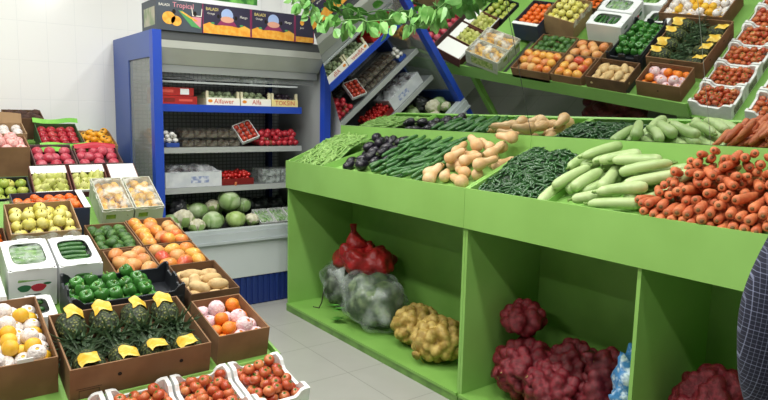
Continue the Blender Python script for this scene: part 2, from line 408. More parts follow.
def fill_long(heap, x0, x1, y0, y1, prof, L, floor, env, yaw, count, tries=20, pitch=(0, 0), inset=True, n=5):
    """chains laid along local X; prof(u) gives the radius; env(x, y) the top of the heap"""
    out = []; miss = 0
    while len(out) < count and miss < 60:
        best = None
        for _ in range(tries):
            a = yaw(); p = U(*pitch)
            ex = abs(math.cos(a)) * L / 2; ey = abs(math.sin(a)) * L / 2
            if x1 - ex < x0 + ex or y1 - ey < y0 + ey: continue
            x = U(x0 + ex, x1 - ex); y = U(y0 + ey, y1 - ey)
            us = [(i + .5) / n for i in range(n)]
            of = [((u - .5) * L * math.cos(a) * math.cos(p), (u - .5) * L * math.sin(a) * math.cos(p), (u - .5) * L * math.sin(p)) for u in us]
            rr = [prof(u) for u in us]
            z = heap.rest(of, rr, x, y, floor)
            e = z - env(x, y)
            if best is None or e < best[0]: best = (e, x, y, z, a, p, of, rr)
        if best is None or best[0] > 0: miss += 1; continue
        e, x, y, z, a, p, of, rr = best
        heap.keep(of, rr, x, y, z); out.append((x, y, z, a, p))
    return out
def tumble(): return RZ(U(0, 6.3)) @ RX(U(-.5, .5)) @ RY(U(-.5, .5))

# ------------------------------------------------------------------ the room
XR, YB, HC = 2.84, 5.46, 3.0
XL, YF = -2.6, -2.6
struct('floor', MB().box(XL, YF, -.06, XR, YB, 0), tile_mat('grey floor tile', 'a3a39d', '8b8b84', .475, .475, (0, 1), .35, (1.96, 2.945), 'afafa9', .005))
wt = tile_mat('white wall tile', 'f0f1f0', 'e8eaea', .195, .285, (0, 2), .16, (.683, 1.823), None, .004)
wt2 = tile_mat('white side wall tile', 'e6e7e6', 'd3d5d5', .195, .265, (1, 2), .16, (.1, 1.558), None, .004)
struct('wall_back', MB().box(XL - .1, YB, 0, XR + .1, YB + .1, HC), wt)
struct('wall_right', MB().box(XR, YF, 0, XR + .1, YB, HC), wt2)
struct('wall_left', MB().box(XL - .1, YF, 0, XL, YB, HC), M('grey shop wall', '8d8b86', rough=.7))
struct('wall_front', MB().box(XL - .1, YF - .1, 0, XR + .1, YF, HC), MATS['grey shop wall'])
struct('ceiling', MB().box(XL - .1, YF - .1, HC, XR + .1, YB + .1, HC + .08), M('white ceiling', 'e4e4e0', rough=.8))

# ------------------------------------------------------------------ green counters
CX, BX, WX = 2.206, 2.68, 2.79            # front face, back of the tray, back of the bays
def tray_z(x): return 1.095 + (x - 2.222) * .36
def counter(y0, y1, divs, trays, label):
    r = tag(empty('produce_counter', (CX, (y0 + y1) / 2, 0)), label, 'counter', 'green produce counters')
    P = T(-CX, -(y0 + y1) / 2, 0)
    def part(nm, mb, m): return link(nm, mb.mesh(nm, m), r, P)
    part('front_lip', MB().box(CX, y0, .935, CX + .016, y1, 1.136), GREEN)
    t = MB(); t.add([(CX + .016, y0, 1.095), (BX, y0, tray_z(BX)), (BX, y1, tray_z(BX)), (CX + .016, y1, 1.095), (CX + .016, y0, 1.083), (BX, y0, tray_z(BX) - .012), (BX, y1, tray_z(BX) - .012), (CX + .016, y1, 1.083)],
                    [(0, 1, 2, 3), (4, 7, 6, 5), (0, 4, 5, 1), (3, 2, 6, 7), (0, 3, 7, 4), (1, 5, 6, 2)])
    part('tray', t, GREEN)
    part('back_panel', MB().box(BX, y0, .95, BX + .016, y1, 1.396), GREEN)
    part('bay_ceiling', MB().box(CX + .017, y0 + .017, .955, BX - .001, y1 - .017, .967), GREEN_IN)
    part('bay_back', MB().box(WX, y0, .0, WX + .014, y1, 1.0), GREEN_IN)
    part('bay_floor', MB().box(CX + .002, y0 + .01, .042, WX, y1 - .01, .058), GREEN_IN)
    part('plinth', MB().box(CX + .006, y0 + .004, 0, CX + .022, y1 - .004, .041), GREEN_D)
    for ya in (y0, y1 - .016):
        e = MB(); xs = [(CX + .0165, 0), (WX - .001, 0), (WX - .001, 1.0), (BX - .001, 1.0), (BX - .001, 1.325), (CX + .0165, 1.136)]
        e.add([(x, ya, z) for x, z in xs] + [(x, ya + .016, z) for x, z in xs], [(0, 1, 2, 3, 4, 5), (11, 10, 9, 8, 7, 6)] + [(i, i + 6, (i + 1) % 6 + 6, (i + 1) % 6) for i in range(6)])
        part('end_panel', e, GREEN)
    for yd in divs:
        part('bay_divider', MB().box(CX + .0165, yd - .008, .059, WX - .001, yd + .008, .954), GREEN)
    for yd, yb, hh in trays:
        e = MB(); e.add([(CX + .017, yd - .004, 1.09), (BX - .001, yb - .004, 1.25), (BX - .001, yb - .004, 1.252 + hh), (CX + .017, yd - .004, 1.094 + hh),
                         (CX + .017, yd + .004, 1.09), (BX - .001, yb + .004, 1.25), (BX - .001, yb + .004, 1.252 + hh), (CX + .017, yd + .004, 1.094 + hh)],
                        [(0, 1, 2, 3), (7, 6, 5, 4), (0, 4, 5, 1), (3, 2, 6, 7), (1, 5, 6, 2), (0, 3, 7, 4)])
        part('tray_divider', e, GREEN)
    return r
counter(2.291, 4.18, [], [(3.67, 3.56, .05)], 'apple green wooden counter unit reaching back to the fridge, beans to squash on its tray')
counter(.37, 2.289, [1.33], [(1.80, 1.86, .035)], 'apple green wooden counter unit with two open bays, chilies to carrots on its tray')

MIRM = M('mirror silver', 'd4d8d6', rough=.015, metal=1)
TILT = math.radians(20)
def mirror(y0, y1, label, ec='3c4440'):
    mw = T(2.681, 0, 1.398) @ RY(-TILT)
    r = link('mirror_panel', MB().box(0, y0, 0, .006, y1, 1.15).mesh('mirror_panel', MIRM), None, mw)
    tag(r, label, 'mirror', 'tilted mirrors over the counters')
    link('backing_board', MB().box(.0065, y0 + .004, .004, .016, y1 - .004, 1.146).mesh('backing_board', M('mirror backing', '6b6a66', rough=.8)), r)
    link('edge_strip', MB().box(-.0006, y0 - .0005, 0, .0065, y0 + (.0022 if ec < '4' else .0008), 1.15).mesh('edge_strip', M('mirror edge ' + ec, ec, rough=.3)), r)
mirror(2.291, 4.18, 'wide tilted mirror above the beans, cucumbers and squash')
mirror(1.3305, 2.2895, 'tilted mirror above the chilies and pale gourds', '8d958c')
mirror(.37, 1.3295, 'tilted mirror above the carrot heap')

# ------------------------------------------------------------------ display fridge
F0, F1, FY, FB = 1.342, 2.742, 4.43, 5.44
fr = tag(empty('display_fridge', ((F0 + F1) / 2, FY, 0)), 'blue and grey open display fridge standing in the back corner, shelves of packed produce', 'fridge')
FP = T(-(F0 + F1) / 2, -FY, 0)
def fpart(nm, mb, m, parent=None): return link(nm, mb.mesh(nm, m), parent or fr, FP if parent is None else None)
fpart('front_post', MB().box(F0, FY, .235, F0 + .06, FY + .07, 2.018), BLUE)
fpart('front_post', MB().box(F1 - .058, FY, .235, F1, FY + .07, 2.018), BLUE)
BLUE_S = M('blue side enamel', '3a57a6', n='3e5aa4', nscale=3, rough=.4)
side = MB().box(F0, 5.02, 0, F0 + .03, FB, 2.018).box(F0, FY + .07, 1.84, F0 + .03, 5.02, 2.018).box(F0, FY + .07, 0, F0 + .03, 5.02, .72)
fpart('side_frame', side, BLUE_S)
GLASS = M('grey side glass', 'a9b0ae', rough=.06, alpha=.45)
fpart('side_glass', MB().box(F0 + .008, FY + .071, .721, F0 + .016, 5.019, 1.839), GLASS)
fpart('side_panel', MB().box(F1 - .035, FY + .071, 0, F1, FB, 2.018), M('side liner', '9ba0a1', rough=.4))
fpart('roof', MB().box(F0 + .031, FY + .02, 1.985, F1 - .036, FB, 2.018), M('dark top sheet', '4a4d50', rough=.5))
cn = MB(); 
for a, b in (((FY, 1.954), (FY + .012, 1.905)), ((FY + .012, 1.903), (FY + .10, 1.80))):
    cn.add([(F0 + .061, a[0], a[1]), (F1 - .059, a[0], a[1]), (F1 - .059, b[0], b[1]), (F0 + .061, b[0], b[1]), (F0 + .061, a[0] + .02, a[1]), (F1 - .059, a[0] + .02, a[1]), (F1 - .059, b[0] + .02, b[1] + .004), (F0 + .061, b[0] + .02, b[1] + .004)],
           [(0, 1, 2, 3), (4, 7, 6, 5), (0, 4, 5, 1), (3, 2, 6, 7), (0, 3, 7, 4), (1, 5, 6, 2)])
fpart('canopy_top', MB().box(F0 + .061, FY + .001, 1.955, F1 - .059, FY + .02, 1.985), M('canopy strip painted shadow', '4c4f51', rough=.5))  # dark colour stands in for the shadow under the cartons
fpart('canopy', cn, M('canopy grey', 'c6c8c4', n='bcbeba', nscale=3, rough=.35))
fpart('canopy_duct', MB().box(F0 + .061, FY + .12, 1.775, F1 - .059, FY + .62, 1.80), STEEL_D)
fpart('night_blind', MB().box(F0 + .07, FY + .105, 1.745, F1 - .068, FY + .12, 1.80), M('blind grey', '8f9392', rough=.4))
gb = MB().box(F0 + .031, 5.27, .3, F1 - .036, 5.285, 1.98)
GRID = tile_mat('perforated back', 'cdd0d3', '94989c', .035, .03, (0, 2), .5, (0, 0), None, .008)
fpart('back_liner', gb, GRID)
fpart('back_shell', MB().box(F0 + .031, FB - .02, 0, F1 - .036, FB, 1.98), STEEL_D)
fpart('plastic_curtain', MB().sheet(lambda u, v: (F0 + .075 + 1.245 * u, FY + .135 + .004 * math.sin(40 * u), 1.70 + .10 * v), 60, 3), film_mat('clear curtain film', 'a9afaf', .3, .2, 1.5, .3, .7))
# base, bumper and well
fpart('base_panel', MB().box(F0 + .001, FY + .004, .232, F1 - .001, FY + .03, .51), M('white base enamel', 'cfd6d8', n='c9d0d2', nscale=2, rough=.3))
gr = MB()
gr.box(F0 + .01, FY + .02, 0, F1 - .01, FY + .035, .23)
for i in range(28): gr.box(F0 + .03 + i * .049, FY + .008, .01, F0 + .055 + i * .049, FY + .02, .225)
fpart('base_grille', gr, BLUE_D)
bm_ = MB().box(F0 + .001, FY - .025, .51, F1 - .001, FY + .06, .528).box(F0 + .001, FY - .012, .529, F1 - .001, FY + .06, .585).box(F0 + .001, FY - .004, .586, F1 - .001, FY + .065, .612)
fpart('bumper_rail', bm_, M('bumper plastic', 'c2cacd', n='b8c0c4', nscale=3, rough=.3))
fpart('well_floor', MB().add([(F0 + .032, FY + .066, .575), (F1 - .037, FY + .066, .575), (F1 - .037, 5.26, .70), (F0 + .032, 5.26, .70), (F0 + .032, FY + .066, .3), (F1 - .037, FY + .066, .3), (F1 - .037, 5.26, .3), (F0 + .032, 5.26, .3)],
                             [(0, 1, 2, 3), (4, 7, 6, 5), (0, 4, 5, 1), (3, 2, 6, 7), (0, 3, 7, 4), (1, 5, 6, 2)]), M('black well mat', '2a2c2e', rough=.6))
SX0, SX1, SY = 1.378, 2.60, 4.65
for nm, z, m in (('shelf', 1.525, STEEL), ('shelf', 1.21, STEEL), ('shelf', .91, STEEL)):
    s_ = fpart(nm, MB().box(SX0, SY + .013, z - .022, SX1, 5.265, z), STEEL_D)
    link('price_rail', MB().box(SX0, SY, z - (.052 if z > 1.5 else .04), SX1, SY + .012, z + .002).mesh('price_rail', BLUE if z > 1.5 else M('shelf edge grey', 'aeb2b0', rough=.4)), s_)
s_ = fpart('shelf', MB().box(SX0, SY + .01, 1.684, 2.56, 5.2, 1.69), M('glass shelf', '9aa3a2', rough=.1, alpha=.5))
link('shelf_edge', MB().box(SX0, SY, 1.68, 2.56, SY + .01, 1.694).mesh('shelf_edge', M('bright shelf edge', '9ea4a3', rough=.35)), s_)
fpart('shelf_upright', MB().box(2.575, 5.2, .62, 2.61, 5.268, 1.78), BLUE_D)

# ------------------------------------------------------------------ stepped display stand on the near side
SL = math.atan(.2206); cS, sS = math.cos(SL), math.sin(SL)
def deck(s): return Vector((0, 2.386 + s * cS, .43 + s * sS))
D0, D1 = -.62, 1.235
st = tag(empty('display_stand', (.3, 3.6, 0)), 'green sloping wooden stand holding the fruit boxes along the tiled wall', 'display stand')
SPm = T(-.3, -3.6, 0)
def spart(nm, mb, m): return link(nm, mb.mesh(nm, m), st, SPm)
def plank(ya, za, yb, zb, th, x0=D0, x1=D1):
    return MB().add([(x0, ya, za), (x1, ya, za), (x1, yb, zb), (x0, yb, zb), (x0, ya, za - th), (x1, ya, za - th), (x1, yb, zb - th), (x0, yb, zb - th)],
                    [(0, 1, 2, 3), (4, 7, 6, 5), (0, 4, 5, 1), (3, 2, 6, 7), (0, 3, 7, 4), (1, 5, 6, 2)])
spart('deck', plank(2.39, .43, 3.93, .43 + (3.93 - 2.386) * .2206, .014, D0 + .013, D1 - .013), GREEN_IN)
rz = lambda y: .456 + .2206 * (y - 2.386)
for x0 in (D0, D1 - .012):
    spart('side_rail', plank(2.386, rz(2.386), 5.36, rz(5.36), .125, x0, x0 + .012), GREEN)
spart('front_rail', MB().box(D0 + .013, 2.374, .335, D1 - .013, 2.386, .452), GREEN)
for x in (D0 + .04, D1 - .075):
    for y in (2.45, 4.33):
        spart('leg', MB().box(x, y, 0, x + .05, y + .05, rz(y) - .13), GREEN_IN)
    spart('leg', MB().box(x, 5.28, 0, x + .05, 5.33, rz(5.28) - .13), GREEN_IN)
def lower(s0, s1, h):
    a = deck(s0); b = deck(s1); n_ = Vector((0, -sS, cS)) * h
    return (a + n_).y, (a + n_).z, (b + n_).y, (b + n_).z
def frame_of(X0, top, h):
    Yn, zn, Yf, zf = top; a = math.atan2(zf - zn, Yf - Yn); d = math.hypot(Yf - Yn, zf - zn)
    n_ = Vector((0, -math.sin(a), math.cos(a)))
    return T(X0, Yn - n_.y * h, zn - n_.z * h) @ RX(a), d, a
# slanted shelves under the propped-up rows at the back
for Yn, zn, Yf, zf, h in ((3.93, .90, 4.23, 1.055, .14), (4.36, .957, 4.58, 1.112, .10), (4.68, 1.11, 4.92, 1.222, .10), (4.95, 1.235, 5.22, 1.362, .13)):
    mw, d, a = frame_of(0, (Yn, zn, Yf, zf), h)
    p0 = mw @ Vector((0, -.005, -.001)); p1 = mw @ Vector((0, d + .005, -.001))
    spart('back_shelf', plank(p0.y, p0.z, p1.y, p1.z, .012, D0 + .013, D1 - .013), GREEN_IN)
spart('tomato_shelf', plank(2.04, .288, 2.373, .345, .012), GREEN_IN)
spart('tomato_shelf', plank(1.68, .185, 2.03, .245, .012), GREEN_IN)
for x in (D0 + .04, D1 - .075):
    spart('leg', MB().box(x, 1.75, 0, x + .04, 1.79, .18), GREEN_IN)
    spart('leg', MB().box(x, 2.2, 0, x + .04, 2.24, .30), GREEN_IN)

# ------------------------------------------------------------------ boxes
def smooth(t): t = max(0, min(1, t)); return t * t * (3 - 2 * t)
def walls(w, d, h, t, zf, pf=None, ps=None, n=1, mi=0):
    """open box: four walls with a shaped rim and a floor slab up to zf"""
    m = MB(); pf = pf or (lambda u: h); ps = ps or (lambda u: h)
    def strip(p0, p1, q0, q1, f):
        vs = []; fs = []
        for i in range(n + 1):
            u = i / n; o = [p0[k] + (p1[k] - p0[k]) * u for k in (0, 1)]; q = [q0[k] + (q1[k] - q0[k]) * u for k in (0, 1)]
            vs += [(o[0], o[1], 0), (o[0], o[1], f(u)), (q[0], q[1], f(u)), (q[0], q[1], 0)]
        for i in range(n):
            b = i * 4
            for k in range(4): fs.append((b + k, b + (k + 1) % 4, b + 4 + (k + 1) % 4, b + 4 + k))
        fs += [(0, 3, 2, 1), (n * 4, n * 4 + 1, n * 4 + 2, n * 4 + 3)]
        m.add(vs, fs, mi)
    strip((0, 0), (w, 0), (0, t), (w, t), pf); strip((0, d), (w, d), (0, d - t), (w, d - t), pf)
    strip((0, t), (0, d - t), (t, t), (t, d - t), ps); strip((w, t), (w, d - t), (w - t, t), (w - t, d - t), ps)
    m.box(t, t, 0, w - t, d - t, zf, mi)
    return m
def crate(name, label, cat, X0, X1, top, h, mat, zf, t=.006, group=None, pf=None, ps=None, n=1, inset=.003):
    mw, d, a = frame_of(X0 + inset, top, h); w = X1 - X0 - 2 * inset
    o = walls(w, d, h, t, zf, pf, ps, n).build(name, mat, None, mw)
    tag(o, label, cat, group); return o, mw, w, d
def fill(mw, w, d, zf, zmax, r, kinds, count, label, cat, group, orient=tumble, wall=.008, x0=0, y0=0, heap=None):
    """kinds: list of kinds, or a function of the spot"""
    for (x, y, z) in fill_box(w, d, zf, zmax, r, count, wall, heap=heap):
        k = kinds(x, y) if callable(kinds) else random.choice(kinds)
        l = label(k, x, y) if callable(label) else label
        put(k, mw @ T(x + x0, y + y0, z) @ orient(), l, cat(k) if callable(cat) else cat, group(k) if callable(group) else group)
def lay(): return RZ(U(0, 6.3)) @ RX(PI / 2 + U(-.35, .35))       # long axis lying down
BG = 'fruit boxes on the stand'
# front row: pineapples, wrapped oranges, wrapped yellow melons
pt = lower(.02, .44, .14)
o, mw, w, d = crate('cardboard_box', 'long brown cardboard box of pineapples with yellow tags', 'box', .40, .925, pt, .14, CARD, .03, group=BG)
for x in (.17, .40): link('hand_hole', MB().lathe([(0, -.0005), (.0075, -.0005), (.0075, .0005), (0, .0005)], 12, sm=False).mesh('hand_hole', HOLE), o, T(x, -.0006, .085) @ RX(PI / 2))
link('printed_frame', MB().box(.03, -.0006, .045, .1, -.0001, .0465).box(.03, -.0006, .0, .0315, -.0001, .0465).box(.0985, -.0006, 0, .1, -.0001, .0465).box(.022, -.0006, .053, .108, -.0001, .0545).mesh('printed_frame', INK), o)
xs = [.075 + i * .122 for i in range(4)]
for i, x in enumerate(xs):
    put(K['pineapple'], mw @ T(x + U(-.006, .006), d - .085, .108 + U(-.004, .006)) @ RX(PI / 2 + .16 + U(-.08, .08)) @ RZ(U(-.45, .45)) @ S(1, 1, U(.94, 1.04)), 'dark green pineapple with yellow tag, far row of the long box', 'pineapple', 'pineapples in the far row')
for i, x in enumerate(xs):
    put(K['pineapple'], mw @ T(x + U(-.006, .006) + .01, .083, .085 + U(-.004, .004)) @ RX(-PI / 2 - .14 + U(-.08, .08)) @ RZ(PI + U(-.35, .35)), 'dark green pineapple with yellow tag, near row of the long box', 'pineapple', 'pineapples in the near row')
et = lower(.055, .38, .135)
o, mw, w, d = crate('cardboard_box', 'brown cardboard box of oranges, some in pink foam nets', 'box', .965, 1.20, et, .135, CARD, .05, group=BG)
link('hand_hole', MB().lathe([(0, -.0005), (.006, -.0005), (.006, .0005), (0, .0005)], 12, sm=False).mesh('hand_hole', HOLE), o, T(w + .0006, d * .5, .07) @ RY(PI / 2))
fill(mw, w, d, .05, .15, .034, lambda x, y: K['wrapped_orange'] if (abs((x / w) - .45 - .35 * math.sin(y * 17)) < .24) else K['orange'], 40,
     lambda k, x, y: 'orange in a pink foam net in the brown box of oranges' if k[0] == 'wrapped_orange' else 'bare orange in the brown box with pink foam nets', 'orange', lambda k: 'pink netted oranges' if k[0] == 'wrapped_orange' else 'bare oranges beside pink nets')
ft = lower(.11, .60, .15)
o, mw, w, d = crate('cardboard_box', 'plain brown cardboard box of yellow melons in white foam nets', 'box', .0, .385, ft, .15, CARD, .06, group=BG)
link('corner_flap', MB().box(.25, -.0, .15, .30, .004, .165).mesh('corner_flap', WCARD), o); link('corner_flap', MB().box(.235, d - .005, .15, .275, d, .17).mesh('corner_flap', WCARD), o)
alt = [0]
def melon(x, y):
    alt[0] += 1; return K['wrapped_melon'] if alt[0] % 5 < 3 else K['yellow_melon']
fill(mw, w, d, .07, .165, .0305, melon, 70, lambda k, x, y: 'yellow melon in a white foam net, plain brown box' if k[0] == 'wrapped_melon' else 'bare yellow melon among white foam nets', 'melon', lambda k: 'white netted melons' if k[0] == 'wrapped_melon' else 'bare yellow melons')
# tomatoes in foam boxes
foam = lambda h, dip: (lambda u: h - dip * smooth((u - .13) / .14) * smooth((.87 - u) / .14))
def tomato_box(X0, Yn, zn, Yf, zf, label, where, grp, parts=True, n=42):
    o, mw, w, d = crate('foam_box', label, 'box', X0, X0 + .232, (Yn, zn, Yf, zf), .13, WHITE, .07, .016, 'white foam tomato boxes', foam(.13, .03), foam(.13, .034), 18)
    lb = MB().box(.05, -.0008, .02, w - .04, -.0002, .085).mesh('printed_label', M('dark printed label', '4a3a34', n='a9a39c', nscale=45, rough=.5))
    link('printed_label', lb, o)
    for (x, y, z) in fill_box(w, d, .07, .145, .0225, n, .019):
        put(K['tomato'], mw @ T(x, y, z) @ RZ(U(0, 6.3)) @ RX(U(-.7, .7)) @ RY(U(-.6, .6)), 'red tomato ' + where, 'tomato', grp, parts)
nm = ['nearest the aisle', 'second from the aisle', 'third from the aisle', 'fourth from the aisle', 'fifth from the aisle', 'sixth from the aisle']
for i in range(6):
    tomato_box(.985 - i * .236, 2.09, .415, 2.375, .472, 'white foam box of tomatoes below the cardboard boxes, ' + nm[i], 'in the upper-row foam box ' + nm[i], 'tomatoes in upper foam box ' + nm[i], i < 4)
for i in range(3):
    tomato_box(.97 - i * .236, 1.735, .325, 2.02, .372, 'white foam box of tomatoes in the lowest row, ' + nm[i], 'in the lowest-row foam box ' + nm[i], 'tomatoes in lowest foam box ' + nm[i], False, 26)
# second row: peppers, potatoes, a white carton
bt = lower(.475, .735, .175)
cr_p = lambda u: .175 - .035 * smooth((u - .06) / .05) * smooth((.94 - u) / .05) * (1 - .9 * (smooth((u - .36) / .05) * smooth((.64 - u) / .05)))
o, mw, w, d = crate('plastic_crate', 'dark plastic crate heaped with green bell peppers', 'crate', .495, .975, bt, .175, BLACKP, .07, .009, BG, lambda u: .175 - .03 * smooth((u - .05) / .04) * smooth((.95 - u) / .04), cr_p, 30)
rb = MB()
for z in (.02, .05, .08, .11): rb.box(.01, -.004, z, w - .01, -.0005, z + .012)
link('ribs', rb.mesh('ribs', BLACKP), o)
fill(mw, w * .8, d, .08, .19, .030, [('bell_pepper', K['pepper'][1])], 44, 'shiny green bell pepper in the dark plastic crate', 'bell pepper', 'green bell peppers', orient=lambda: tumble() @ S(.82))
o, mw, w, d = crate('cardboard_box', 'small brown cardboard box of potatoes at the edge of the stand', 'box', .99, 1.233, lower(.447, .775, .13), .13, CARD_D, .05, group=BG)
bd = MB().box(-.0006, -.0008, .0, w + .0006, -.0001, .05).mesh('printed_band', M('dark box print', '2b2630', rough=.6)); link('printed_band', bd, o)
fill(mw, w, d, .05, .14, .031, [K['potato']], 34, 'tan potato in the small cardboard box', 'potato', 'loose potatoes', lay, .02)
def veg_carton(label, X0, X1, s0, s1, h, cov, kinds, vlabel, vcat, vgrp, art):
    mw, d, a = frame_of(X0 + .003, s0, h); w = X1 - X0 - .006
    o = walls(w, d, h - .004, .006, h - .07).build('vegetable_carton', WCARD, None, mw); tag(o, label, 'carton', 'white vegetable cartons')
    # lid with a rounded window
    N_ = 32; out = []; inn = []; hw, hd = w / 2, d / 2
    for i in range(N_):
        t = 2 * PI * (i + .5) / N_; c, s_ = math.cos(t), math.sin(t); k = 1 / max(abs(c), abs(s_)); out.append((hw + c * k * hw, hd + s_ * k * hd))
        k4 = (abs(c) ** 5 + abs(s_) ** 5) ** -.2; inn.append((hw + c * k4 * hw * .72, hd * 1.05 + s_ * k4 * hd * .68))
    vs = [(x, y, h - .004) for x, y in out] + [(x, y, h - .004) for x, y in inn] + [(x, y, h) for x, y in out] + [(x, y, h) for x, y in inn]; fs = []
    for i in range(N_):
        j = (i + 1) % N_
        fs += [(i, j, N_ + j, N_ + i), (2 * N_ + i, 3 * N_ + i, 3 * N_ + j, 2 * N_ + j), (i, 2 * N_ + i, 2 * N_ + j, j), (N_ + i, N_ + j, 3 * N_ + j, 3 * N_ + i)]
    link('lid', MB().add(vs, fs).mesh('lid', WCARD), o)
    link('tab', MB().box(w * .38, -.003, h + .0005, w * .62, .03, h + .004).mesh('tab', WCARD), o); link('tab', MB().box(w * .38, d - .03, h + .0005, w * .62, d + .003, h + .004).mesh('tab', WCARD), o)
    if cov: link('film_window', MB().sheet(lambda u, v: (w * (.15 + .7 * u), d * (.18 + .7 * v), h - .006 + .002 * math.sin(20 * u + 9 * v)), 8, 8).mesh('film_window', film_mat('clear carton film', 'c9d4cc', .22, .12, 30)), o)
    if art:
        def blob(cx, cz, rx, rz_, m, nm_):
            pts = [(rx * math.cos(2 * PI * i / 20) * (1 + .12 * math.sin(6 * PI * i / 20)), rz_ * math.sin(2 * PI * i / 20)) for i in range(20)]
            link(nm_, MB().poly(pts, .0004).mesh(nm_, m), o, T(cx, -.0004, cz) @ RX(PI / 2))
        blob(.06, .10, .026, .017, M('printed dark green', '2f6b45', rough=.6), 'printed_leaf')
        blob(.115, .098, .03, .019, M('printed crimson', 'b8283c', rough=.6), 'printed_beet')
        blob(.15, .115, .016, .006, M('printed dark green', '2f6b45'), 'printed_leaf'); blob(.095, .065, .03, .003, INK, 'printed_line')
    hp = Heap()
    for (x, y, z, aa, p) in fill_long(hp, .012, w - .012, .012, d - .012, lambda u: .0165, min(.17, w - .03), lambda x, y: h - .07, lambda x, y: h - .022, lambda: U(-.06, .06), 24):
        put(random.choice(kinds), mw @ T(x, y, z) @ RZ(aa) @ S(min(1, (w - .03) / .18), 1, 1), vlabel, vcat, vgrp)
veg_carton('white carton printed with a beet, film over pale zucchini', .30, .495, (3.085, .787, 3.38, .868), None, .19, True, K['zucchinis'], 'pale zucchini under the film window of the white carton', 'zucchini', 'zucchini in the carton', True)
veg_carton('white carton with an open window of dark cucumbers', .50, .687, (3.085, .785, 3.38, .864), None, .19, False, K['cucumbers'], 'dark cucumber showing in the white carton window', 'cucumber', 'cucumbers in the carton', False)
veg_carton('white carton of cucumbers half hidden behind the pepper crate', .29, .455, lower(.5, .70, .1), None, .1, False, K['cucumbers'][:1], 'dark cucumber in the carton behind the foam netted melons', 'cucumber', 'cucumbers in the hidden carton', False)
veg_carton('white carton of pale zucchini at the picture edge behind the melons', .06, .285, lower(.62, .88, .14), None, .14, False, K['zucchinis'], 'pale zucchini in the carton behind the yellow melons', 'zucchini', 'zucchini in the edge carton', False)
# third and fourth rows: mangoes, avocados, quinces, tangerines
def fruit_box(label, X0, X1, top, h, zf, zmax, r, kinds, cnt, flabel, cat, grp, orient=tumble, mat=CARD, wall=.012, t=.005):
    o, mw, w, d = crate('cardboard_box', label, 'box', X0, X1, top, h, mat, zf, t, BG)
    fill(mw, w, d, zf, zmax, r, kinds, cnt, flabel, cat, grp, orient, wall); return o, mw, w, d
fruit_box('shallow cardboard box of orange mangoes peeping over the pepper crate', .755, .97, lower(.80, 1.09, .1), .1, .055, .13, .036, [K['orange_mango']], 16, 'orange mango in the box behind the pepper crate', 'mango', 'mangoes behind the peppers', lay)
fruit_box('shallow cardboard box of red and yellow mangoes behind the potatoes', .972, 1.235, lower(.82, 1.09, .1), .1, .055, .13, .036, [K['mango'], K['red_mango'], K['red_mango'], K['orange_mango']], 20, lambda k, x, y: 'red mango in the box behind the potatoes' if 'red' in k[1][0][1].materials[0].name else 'yellow mango in the box behind the potatoes', 'mango', lambda k: 'red mangoes behind potatoes' if 'red' in k[1][0][1].materials[0].name else 'yellow mangoes behind potatoes', lay)
fruit_box('shallow cardboard box of green avocados', .745, .966, lower(1.11, 1.46, .1), .1, .05, .115, .0275, [K['avocado']], 44, 'green avocado in the shallow cardboard box', 'avocado', 'avocados in the box', lay)
fruit_box('shallow cardboard box of mangoes in front of the wrapped yellow mango boxes', .968, 1.238, lower(1.11, 1.48, .1), .1, .055, .13, .036, [K['mango'], K['orange_mango'], K['orange_mango'], K['mango']], 28, 'blushing orange mango in the box beside the avocados', 'mango', 'mangoes beside the avocados', lay)
o, mw, w, d = fruit_box('film-lined brown box of yellow quinces', .362, .683, (3.50, .872, 3.76, .99), .19, .125, .215, .032, [K['quince']], 60, 'yellow quince in the film-lined brown box', 'quince', 'yellow quinces', mat=CARD_L)
link('film_liner', MB().sheet(lambda u, v: (w * u, -.004 - .006 * abs(math.sin(9 * u)) + .012 * v, .195 - .05 * (1 - v) + .006 * math.sin(23 * u)), 24, 3).mesh('film_liner', film_mat('cloudy front film', 'e2ddd2', .45, .2, 30)), o)
link('film_liner', MB().sheet(lambda u, v: (w * u, d + .002, .192 + .012 * v + .006 * math.sin(19 * u)), 20, 2).mesh('film_liner', film_mat('cloudy liner film', 'e2ddd2', .45, .2, 30)), o)
o, mw, w, d = fruit_box('dark box with one white flap holding tangerines', .42, .787, (3.79, .94, 4.04, 1.008), .17, .105, .19, .027, [K['tangerine']], 80, 'orange tangerine in the dark box with the white flap', 'tangerine', 'tangerines by the quinces', mat=M('navy box print', '2c3550', n='3d3b44', nscale=8, rough=.6), wall=.01)
link('white_flap', MB().box(w - .03, -.002, .171, w + .004, d, .175).mesh('white_flap', WCARD), o)
fruit_box('box of tangerines at the picture edge beside the zucchini carton', .14, .36, (3.5, .80, 3.75, .87), .12, .06, .13, .027, [K['tangerine']], 40, 'orange tangerine at the picture edge beside the quinces', 'tangerine', 'tangerines at the picture edge', mat=CARD_D)
